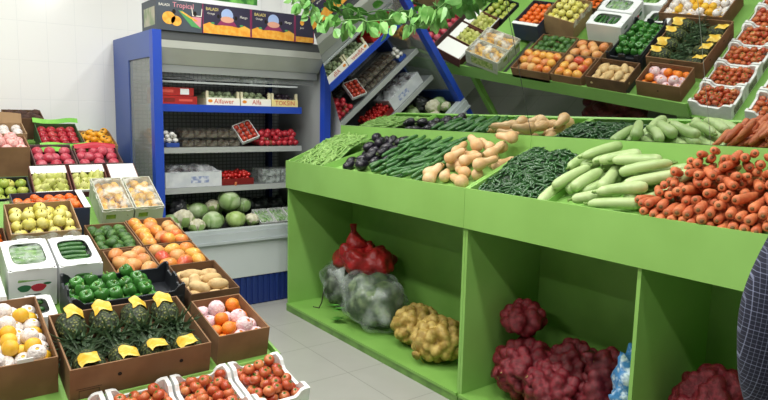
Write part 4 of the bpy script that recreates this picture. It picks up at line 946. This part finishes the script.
o = tag(walls(.27, .24, .05, .004, .01).build('foam_tray', M('clear red tray', '8a2a2a', rough=.3, alpha=.75), None, T(1.915, 4.68, z)), 'clear tray of red cherry tomatoes on the lower shelf', 'tray')
CH = k_round('cherry_tomato', .017, M('cherry tomato skin', 'b51c1e', 'c9302a', rough=.25), 9, .95, .1, 0, k=6)
for (x, y, zz) in fill_box(.27, .24, .01, .12, .0165, 150, .006): put(CH, T(1.915 + x, 4.68 + y, z + zz), 'red cherry tomato in the clear tray', 'tomato', 'cherry tomatoes in the tray', False)
for j in range(2):
    for i in range(2):
        o = tag(walls(.155, .2, .05, .003, .003).build('clear_box', film_mat('clear box %d' % (i + 2 * j), 'c2cac8', .35, .1, 22), None, T(2.27 + i * .165, 4.70, z + j * .056)), ('clear plastic box of greens, ' + ('lower' if j == 0 else 'upper') + (' beside the cherry tomatoes' if i == 0 else ' at the shelf end')), 'box', 'clear boxes in the fridge')
        link('lid', MB().box(0, 0, .0505, .155, .2, .0535).mesh('lid', film_mat('clear lid', 'd2dad8', .4, .1, 22)), o)
        link('greens', MB().sheet(lambda u, v: (.006 + .143 * u, .006 + .188 * v, .012 + .026 * abs(noise.noise((u * 6 + i, v * 6 + j, 2)))), 12, 12).mesh('greens', M('dark greens', '3d4a33', n='5c6a4c', nscale=30, rough=.6)), o)
# vegetables in the well
def wz(y): return .575 + (y - 4.496) * .164
CAB = M('wrapped cabbage', '78995a', '90ad70', rough=.3, n='c3d2ac', nscale=9, nlo=.48, nhi=.7, bump=.4, bscale=14)
CAB2 = M('pale cabbage', '9db86a', 'adc47c', rough=.35, n='c9d8a0', nscale=9, nlo=.48, nhi=.7, bump=.4, bscale=14)
def cabbage(mat):
    b = MB().lathe(sphere_prof(.078, 12, .92, .02, .02), 20, fn=lambda t, k: 1 + .03 * math.sin(3 * t + k) ).mesh('cabbage', mat)
    l = MB()
    for q in range(5):
        a0 = q * 1.26; l.sheet(lambda u, v: ((.081 + .008 * u * u + .003 * math.sin(9 * v)) * math.cos(-.9 + 1.7 * u) * math.cos(a0 + 1.25 * (v - .5) * (1 - .2 * u)), (.081 + .008 * u * u) * math.cos(-.9 + 1.7 * u) * math.sin(a0 + 1.25 * (v - .5) * (1 - .2 * u)), .074 * math.sin(-.9 + 1.7 * u)), 6, 6)
    return ('cabbage', [('cabbage', b), ('outer_leaves', l.mesh('outer_leaves', mat))])
K['cabbage'] = cabbage(CAB); K['cabbage_pale'] = cabbage(CAB2)
def cauliflower():
    b = blob((0, 0, .012), (.072, .072, .056), (60, .02), 5, 36, 24, wob=.0).mesh('cauliflower', M('cauliflower curd', 'dcd9c2', n='c9c5a6', nscale=30, rough=.7, bump=.5, bscale=160))
    l = MB()
    for q in range(6):
        a0 = q * 1.05; l.sheet(lambda u, v: ((.045 + .04 * math.sin(PI * .5 * u)) * math.cos(a0 + 1.1 * (v - .5) * (1 - .5 * u)), (.045 + .04 * math.sin(PI * .5 * u)) * math.sin(a0 + 1.1 * (v - .5) * (1 - .5 * u)), -.055 + .075 * u), 5, 5)
    return ('cauliflower', [('cauliflower', b), ('outer_leaves', l.mesh('outer_leaves', M('cauliflower leaf', '8fae62', n='a9c27c', nscale=12, rough=.5)))])
K['cauliflower'] = cauliflower()
# (kind, x, y, lift, scale, label)
for kd, x, y, up, s_, lb in (
        ('cabbage', 1.50, 4.62, .0, .9, 'wrapped green cabbage next to the blue post'),
        ('cauliflower', 1.585, 4.60, .02, 1.0, 'white cauliflower next to the blue post, raised on others'),
        ('cauliflower', 1.665, 4.545, -.012, .82, 'white cauliflower at the well edge, lowest'),
        ('cauliflower', 1.50, 4.545, -.01, .7, 'small white cauliflower half hidden by the mango box'),
        ('cabbage', 1.745, 4.74, .03, .95, 'wrapped dark green cabbage behind the front row'),
        ('cauliflower', 1.87, 4.76, .06, .8, 'pale cauliflower behind two cabbages'),
        ('cabbage', 1.80, 4.57, .0, 1.0, 'wrapped green cabbage in front, beside the cauliflowers'),
        ('cabbage', 1.985, 4.70, .10, 1.08, 'large green cabbage topmost of the pile'),
        ('cabbage_pale', 1.985, 4.575, .0, .92, 'pale green cabbage in front under the topmost one'),
        ('cabbage', 2.11, 4.74, .06, .85, 'green cabbage behind the pale cauliflower, near the film trays'),
        ('cauliflower', 2.12, 4.575, .0, .72, 'small creamy cauliflower next to the film trays'),
        ('cabbage', 1.93, 4.86, .02, .9, 'green cabbage at the back of the well'),
        ('cabbage_pale', 1.66, 4.80, .03, .8, 'pale cabbage at the back near the dark bag'),
        ('cauliflower', 2.05, 4.86, .02, .9, 'white cauliflower at the back of the well')):
    put(K[kd], T(x, y, wz(y) + .075 * s_ + up) @ RZ(U(0, 6)) @ RX(U(-.5, .2)) @ S(s_), lb, kd.split('_')[0], 'heads of cabbage and cauliflower')
sack('dark_bag', (1.60, 4.73, .73), (.07, .07, .09), (8, .04), 61, DK, 'dark plastic bag among the cabbages', 'bag', None, (0, 0), None, flat=-.085, wob=.25)
put(K['carrots'][0], T(2.02, 4.66, .905) @ RY(PI / 2 + .1) @ RZ(.2) @ S(.55), 'orange carrot tip sticking up behind the topmost cabbage', 'carrot', None)
for i, x in enumerate((2.19, 2.325, 2.46)):
    mw = T(x, 4.56, wz(4.56) + .004) @ RX(.42)
    o = tag(walls(.125, .2, .03, .004, .005).build('foam_tray', WHITE, None, mw), 'film-covered white tray of zucchini, ' + ('next to the cauliflower', 'middle of the three', 'furthest along the well')[i], 'tray', 'zucchini trays')
    for j in range(4):
        put(K['zucchinis'][0], mw @ T(.02 + j * .028, .1, .024) @ RZ(PI / 2 + U(-.06, .06)) @ S(.98, .75, .75), 'zucchini on the white tray ' + ('next to the cauliflower', 'in the middle', 'furthest along')[i], 'zucchini', 'tray zucchini ' + 'abc'[i])
    link('film_cover', MB().sheet(lambda u, v: (.125 * u, .2 * v, .031 + .012 * smooth(min(u, 1 - u, v, 1 - v) / .2)), 10, 10).mesh('film_cover', film_mat('clear tray film', 'd8e0d8', .25, .1, 40)), o)
for i, x in enumerate((2.22, 2.36, 2.5)):
    sack('dark_bag', (x, 4.93, wz(4.93) + .06), (.075, .08, .06), (8, .035), 71 + i, M('dark greens bag', '2a3030', n='545c58', nscale=16, rough=.3), 'dark wrapped bundle behind the zucchini trays', 'bundle', 'dark wrapped bundles', (0, 0), None, flat=-.055, wob=.2)

# ------------------------------------------------------------------ on top of the fridge and on the wall
JN = M('navy juice carton', '2a2740', n='332c46', nscale=4, rough=.5)
JD = M('slate juice carton', '3c4450', n='454d58', nscale=4, rough=.5)
JY = M('printed orange fruit', 'e89a2c', n='f0b64a', nscale=30, rough=.6)
ML = M('magenta trim', '8c2c5c', rough=.5)
def disc(rx, rz_, n=18): return [(rx * math.cos(2 * PI * i / n), rz_ * math.sin(2 * PI * i / n)) for i in range(n)]
FR = lambda x, z, k=1: T(x, -.0003 * k - .0003, z) @ RX(PI / 2)
PBLUE = M('printed pale blue', '9fb4e0', rough=.6); PGRN = M('printed green', '4f9a5a', rough=.6); PWH = M('printed white', 'e8e4da', rough=.6); PPNK = M('printed pink', 'd98a98', rough=.6)
def juice(x0, x1, lb, kind):
    w = x1 - x0; h = .185
    o = tag(MB().box(0, 0, 0, w, .32, h).build('fruit_carton', JD if kind == 0 else JN, None, T(x0, FY + .004, 2.019) @ S(1, 1, 1.1)), lb, 'carton', 'fruit cartons on the fridge')
    if kind == 0:
        for cx, cz, r in ((.085, .075, .045), (.135, .06, .036)): link('printed_fruit', MB().poly(disc(r, r * .85), .0003).mesh('printed_fruit', JY), o, FR(cx, cz))
        link('printed_leaf', MB().poly([(0, 0), (.03, .0), (.16, -.10), (.09, -.09)], .0003).mesh('printed_leaf', PGRN), o, FR(.15, .125, 2))
        link('printed_stripe', MB().poly([(0, 0), (.02, .0), (.13, -.05), (.10, -.05)], .0003).mesh('printed_stripe', JY), o, FR(.16, .12, 3))
        link('printed_glass', MB().poly([(0, 0), (.055, 0), (.06, .06), (-.005, .06)], .0003).mesh('printed_glass', PPNK), o, FR(.25, .035))
        link('printed_outline', MB().poly([(-.005, .0), (.06, 0), (.066, .05), (.061, .05), (.055, .005), (.0, .005), (-.006, .05), (-.011, .05)], .0003).mesh('printed_outline', PWH), o, FR(.252, .10, 2))
        text('Tropical', .044, o, FR(.185, .155), PPNK); text('BALADI', .022, o, FR(.055, .15), PWH)
        for x in (.12, .265): link('hand_hole', MB().poly(disc(.012, .015), .0003).mesh('hand_hole', HOLE), o, FR(x, .115, 4))
        link('side_print', MB().box(-.0006, .03, .03, -.0002, .27, .14).mesh('side_print', M('faded side print', 'b9b4a0', n='8a9a78', nscale=14)), o)
    else:
        if w > .2:
            link('printed_fruit', MB().poly([(.005, 0), (w - .005, 0), (w - .005, .05), (w * .86, .068), (w * .74, .052), (w * .6, .058), (w * .4, .058), (w * .26, .054), (w * .14, .07), (.005, .052)], .0003).mesh('printed_fruit', JY), o, FR(0, .004))
            link('printed_badge', MB().poly(disc(.045, .04), .0003).mesh('printed_badge', PBLUE), o, FR(w * .5, .128))
            link('printed_band', MB().poly([(-.075, 0), (.075, 0), (.05, .028), (-.05, .028)], .0003).mesh('printed_band', ML), o, FR(w * .5, .062, 2))
            link('printed_badge_rim', MB().poly(disc(.05, .02), .0003).mesh('printed_badge_rim', M('printed peach', 'd9a088', rough=.6)), o, FR(w * .5, .10, 3))
            for x in (.2, .8): link('printed_leaf', MB().poly(disc(.014, .006), .0003).mesh('printed_leaf', PGRN), o, FR(w * x, .07, 3))
            text('BALADI', .027, o, FR(.07, .155), M('printed yellow', 'e0cf7a', rough=.6)); text('Orange', .018, o, FR(.062, .128), PWH); text('Mango', .022, o, FR(w - .055, .125), PWH)
            for x in (.115, w - .115): link('hand_hole', MB().poly(disc(.010, .013), .0003).mesh('hand_hole', HOLE), o, FR(x, .115, 4))
        else:
            link('printed_fruit', MB().box(.0, -.0006, .004, w - .004, -.0002, .04).mesh('printed_fruit', JY), o)
            link('printed_badge', MB().poly(disc(.018, .018), .0003).mesh('printed_badge', JY), o, FR(.06, .135)); text('Juice', .018, o, FR(.06, .10), PWH)
        link('edge_trim', MB().box(0, -.0007, 0, .006, -.0001, h).mesh('edge_trim', ML), o)
        link('edge_trim', MB().box(w - .006, -.0007, 0, w, -.0001, h).mesh('edge_trim', ML), o)
juice(1.372, 1.687, 'slate fruit carton with pink script and orange print, above the blue post', 0)
juice(1.691, 2.053, 'navy fruit carton with pale blue badge, next to the slate carton', 1)
juice(2.057, 2.414, 'navy fruit carton with pale blue badge, third along the fridge top', 1)
juice(2.418, 2.585, 'narrow navy carton end at the mirror, small orange badge', 1)
po = tag(MB().box(0, 0, 0, 1.02, .012, .5).build('wall_poster', M('white poster border', 'eef0f0', rough=.5), None, T(1.60, YB - .014, 2.375)), 'white-bordered poster of green leaves on the tiled wall', 'poster')
link('picture', MB().box(.03, -.001, .05, .985, -.0002, .47).mesh('picture', M('leafy picture', '2f7a2c', n='7cc95c', nscale=11, nlo=.42, nhi=.62, rough=.5)), po)

# ------------------------------------------------------------------ ivy over the mirror
IVY = M('ivy leaf', '56943f', n='83b765', nscale=14, rough=.4)
IVY2 = M('ivy stem', '58843c', rough=.7)
def garland(pts, n, seed, label, lo=.06, hi=.10, spread=.06):
    R = random.Random(seed); P = [Vector(p) for p in pts]
    def at(t):
        t *= len(P) - 1; i = min(int(t), len(P) - 2); return P[i].lerp(P[i + 1], t - i)
    r = tag(empty('ivy_garland', P[0]), label, 'garland', 'ivy garlands'); off = T(*(-P[0]))
    link('stem', MB().tube([at(i / 40) + Vector((R.uniform(-.01, .01), 0, R.uniform(-.012, .012))) for i in range(41)], .004, 6).mesh('stem', IVY2), r, off)
    m = MB()
    for i in range(n):
        p = at(R.random()) + Vector((R.uniform(-spread, spread) * .8, R.uniform(-.03, .03), R.uniform(-spread, spread * .7)))
        L_ = R.uniform(lo, hi); mw = T(*p) @ RZ(R.uniform(-.9, .9) - PI / 2) @ RX(R.uniform(-.5, .5)) @ Matrix.Rotation(R.uniform(-1.2, 1.2), 4, 'Y')
        o2 = [(0, 0), (.22, -.10), (.36, -.34), (.30, -.62), (.13, -.86), (0, -1)]
        ol = o2 + [(-x, y) for x, y in reversed(o2[1:-1])]
        vs = [Vector((x * L_ * 1.15, .12 * L_ * abs(x) * 2 - .1 * L_ * y * y, y * L_)) for x, y in ol] + [Vector((0, -.06 * L_, -.4 * L_))]
        m.add(vs, [(j, (j + 1) % len(ol), len(ol)) for j in range(len(ol))], 0, False, mw)
    link('foliage', m.mesh('foliage', IVY), r, off)
garland([(2.30, 4.0, 2.24), (2.30, 3.9, 2.15), (2.31, 3.6, 2.08), (2.31, 3.2, 2.05), (2.31, 2.9, 2.03), (2.31, 2.62, 2.06), (2.32, 2.4, 2.16)], 88, 3, 'leafy green ivy garland hanging along the top of the wide mirror')
garland([(2.24, 4.1, 2.34), (2.23, 4.02, 2.26), (2.24, 3.9, 2.18)], 18, 5, 'short ivy tuft hanging at the fridge end of the mirror')

# ------------------------------------------------------------------ person at the picture edge
SKIN = M('skin', '9a6b4c', n='a5765a', nscale=20, rough=.55, sss=.05)
def skin_body(name, joints, edges, mat, root=0, sub=2, parent=None):
    me = bpy.data.meshes.new(name); me.from_pydata([j[:3] for j in joints], edges, []); me.materials.append(mat)
    o = link(name, me, parent)
    sk = o.modifiers.new('Skin', 'SKIN'); sk.use_smooth_shade = True
    for v, j in zip(me.skin_vertices[0].data, joints):
        r = j[3]; v.radius = (r, r) if not isinstance(r, tuple) else r; v.use_root = False
    me.skin_vertices[0].data[root].use_root = True
    s = o.modifiers.new('Sub', 'SUBSURF'); s.levels = sub; s.render_levels = sub
    return o
PX, PY = 1.358, .276
pr_ = tag(empty('person', (PX, PY, 0)), 'person in a navy plaid shirt standing at the carrot end of the counter', 'person')
POFF = T(-PX, -PY, 0)
hip, chest = (PX, PY, .95), (PX, PY, 1.28)
J = [hip + (.13,), (PX, PY, 1.12, .125), chest + (.14,), (PX, PY, 1.42, .062), (PX + .01, PY, 1.50, .05), (PX + .02, PY, 1.60, .085), (PX + .025, PY, 1.69, .085),
     (PX, PY + .155, 1.385, .055), (PX - .03, PY + .235, 1.14, .042), (PX + .10, PY + .262, .87, .033), (PX + .15, PY + .27, .80, .028),
     (PX - .01, PY - .17, 1.40, .06), (PX - .03, PY - .24, 1.12, .048), (PX + .12, PY - .22, .92, .035), (PX + .18, PY - .22, .86, .03),
     (PX, PY + .10, .88, .09), (PX + .01, PY + .12, .48, .06), (PX - .02, PY + .12, .09, .045), (PX + .12, PY + .14, .045, .035),
     (PX, PY - .10, .88, .09), (PX + .01, PY - .12, .48, .06), (PX - .02, PY - .12, .09, .045), (PX + .12, PY - .14, .045, .035)]
E_ = [(0, 1), (1, 2), (2, 3), (3, 4), (4, 5), (5, 6), (2, 7), (7, 8), (8, 9), (9, 10), (2, 11), (11, 12), (12, 13), (13, 14), (0, 15), (15, 16), (16, 17), (17, 18), (0, 19), (19, 20), (20, 21), (21, 22)]
for hx, hy, hz, sg in ((PX + .15, PY + .27, .80, 1), (PX + .18, PY - .22, .86, -1)):
    h0 = 10 if sg > 0 else 14
    for k, (dy, L_) in enumerate(((-.028, .07), (-.01, .08), (.01, .076), (.026, .06))):
        b = len(J); J += [(hx + .03, hy + dy * .8, hz - .035, .009), (hx + .045, hy + dy, hz - .035 - L_ * .5, .0085), (hx + .035, hy + dy, hz - .035 - L_, .007)]
        E_ += [(h0, b), (b, b + 1), (b + 1, b + 2)]
    b = len(J); J += [(hx + .03, hy - sg * .035, hz - .01, .010), (hx + .055, hy - sg * .045, hz - .045, .008)]; E_ += [(h0, b), (b, b + 1)]
bd = skin_body('body', J, E_, SKIN, 0, 2, pr_); bd.matrix_local = POFF
# plaid shirt
PLD = bpy.data.materials.new('navy plaid cotton'); PLD.use_nodes = True
def _plaid():
    nt = PLD.node_tree; N = nt.nodes; L = nt.links; b = N['Principled BSDF']; b.inputs['Roughness'].default_value = .85
    tc = N.new('ShaderNodeTexCoord'); sp = N.new('ShaderNodeSeparateXYZ'); L.new(tc.outputs['Object'], sp.inputs[0])
    def math_(op, a, v=None):
        n = N.new('ShaderNodeMath'); n.operation = op
        for i, q in enumerate((a, v)):
            if q is None: continue
            if isinstance(q, (int, float)): n.inputs[i].default_value = q
            else: L.new(q, n.inputs[i])
        return n.outputs[0]
    xy = math_('ADD', math_('MULTIPLY', sp.outputs[0], -.8), sp.outputs[1])
    f = None
    for s_ in (sp.outputs[2], xy):
        for per, wd_, amt in ((.0095, .0012, .38), (.038, .002, .25)):
            k = math_('MULTIPLY', math_('LESS_THAN', math_('PINGPONG', s_, per / 2), wd_ / 2), amt)
            f = k if f is None else math_('ADD', f, k)
    mx = N.new('ShaderNodeMix'); mx.data_type = 'RGBA'; mx.clamp_factor = True; L.new(f, mx.inputs[0])
    mx.inputs[6].default_value = lin('1e2136'); mx.inputs[7].default_value = lin('8f95b4'); L.new(mx.outputs[2], b.inputs['Base Color'])
_plaid()
JS = [(PX, PY, .90, .15), (PX, PY, 1.10, .148), (PX, PY, 1.28, .16), (PX, PY, 1.42, .09), (PX, PY + .155, 1.385, .09), (PX - .03, PY + .235, 1.14, .066), (PX + .01, PY + .245, .99, .06), (PX + .10, PY + .262, .87, .05),
      (PX, PY - .16, 1.385, .082), (PX - .03, PY - .24, 1.12, .072), (PX + .09, PY - .225, .945, .056)]
sh = skin_body('shirt', JS, [(0, 1), (1, 2), (2, 3), (2, 4), (4, 5), (5, 6), (6, 7), (2, 8), (8, 9), (9, 10)], PLD, 0, 2, pr_); sh.matrix_local = POFF
tr = skin_body('trousers', [(PX, PY, .93, .142), (PX, PY + .10, .85, .105), (PX + .01, PY + .12, .48, .085), (PX - .02, PY + .12, .08, .07), (PX, PY - .10, .85, .105), (PX + .01, PY - .12, .48, .085), (PX - .02, PY - .12, .08, .07)],
               [(0, 1), (1, 2), (2, 3), (0, 4), (4, 5), (5, 6)], M('dark trousers', '2c2e33', rough=.85), 0, 2, pr_); tr.matrix_local = POFF
ha = MB().lathe(sphere_prof(.105, 12, 1.0)[5:], 20).mesh('hair', M('dark hair', '1d1714', rough=.7)); link('hair', ha, pr_, POFF @ T(PX + .004, PY, 1.655) @ RY(-.72))
link('collar', MB().lathe([(.085, 1.425), (.075, 1.455), (.066, 1.485), (.071, 1.487), (.082, 1.455), (.092, 1.42)], 24, T=T(PX + .004, PY, 0)).mesh('collar', PLD), pr_, POFF)
for sg in (1, -1):
    link('shoe', MB().lathe([(0, -.03), (.05, -.03), (.056, -.005), (.045, .025), (0, .04)], 16).mesh('shoe', M('black shoe', '1c1b1b', rough=.5)), pr_, POFF @ T(PX + .05, PY + sg * .13, .032) @ S(2.5, .95, 1))
    link('eye', MB().lathe(sphere_prof(.012, 6), 10).mesh('eye', M('eye white', 'e8e6e2')), pr_, POFF @ T(PX + .105, PY + sg * .032, 1.655))
    link('ear', MB().lathe(sphere_prof(.026, 6), 10).mesh('ear', SKIN), pr_, POFF @ T(PX + .02, PY + sg * .088, 1.64) @ S(.7, .35, 1.1))
link('nose', MB().lathe([(0, -.022), (.016, -.02), (.012, 0), (.006, .02), (0, .026)], 10).mesh('nose', SKIN), pr_, POFF @ T(PX + .112, PY, 1.632) @ RY(-.25))
link('mouth', MB().lathe(sphere_prof(.02, 6), 12).mesh('mouth', M('lips', '8a4a40', rough=.5)), pr_, POFF @ T(PX + .098, PY, 1.592) @ S(.4, 1.1, .3))

# ------------------------------------------------------------------ light and camera
def area(name, loc, sx, sy, power, rot=(0, 0, 0), c=(1, .98, .94)):
    l = bpy.data.lights.new(name, 'AREA'); l.shape = 'RECTANGLE'; l.size = sx; l.size_y = sy; l.energy = power; l.color = c
    o = bpy.data.objects.new(name, l); col.objects.link(o); o.location = loc; o.rotation_euler = rot; return o
for x, y, p in ((.3, 4.2, 26), (.3, 2.2, 34), (.3, .2, 30), (1.55, 3.2, 34), (1.55, 1.2, 30), (-1.4, 2.2, 25), (2.1, 4.75, 12)):  # last one is a fill, added to brighten the wall above the fridge
    area('ceiling_and_fill_lamp', (x, y, HC - .06), .16, 1.2, p)
area('fridge_fill_light', (2.03, 4.62, 1.765), 1.1, .06, 1.7, (.35, 0, 0))  # unseen fill light added to lift the dark fridge interior
wd = bpy.data.worlds.new('World'); sc.world = wd; wd.use_nodes = True
wd.node_tree.nodes['Background'].inputs[0].default_value = (1, 1, 1, 1); wd.node_tree.nodes['Background'].inputs[1].default_value = .3

cam = bpy.data.cameras.new('camera'); co = bpy.data.objects.new('camera', cam); col.objects.link(co)
fpx, yaw, pit, rol = 637.92, .63997, .136226, -.0228414
fw = Vector((math.sin(yaw) * math.cos(pit), math.cos(yaw) * math.cos(pit), -math.sin(pit)))
rt = Vector((math.cos(yaw), -math.sin(yaw), 0)); dn = fw.cross(rt)
r2 = rt * math.cos(rol) + dn * math.sin(rol); d2 = -rt * math.sin(rol) + dn * math.cos(rol)
m3 = Matrix((r2, -d2, -fw)).transposed()
co.matrix_world = T(0, 0, 1.5) @ m3.to_4x4()
cam.sensor_width = 36; cam.lens = 36 * fpx / 768; cam.clip_start = .05
sc.camera = co
sc.view_settings.view_transform = 'Standard'; sc.view_settings.look = 'None'
sc.view_settings.exposure = 0.0
sc.cycles.use_denoising = True
sc.cycles.max_bounces = 8
sc.cycles.transparent_max_bounces = 12
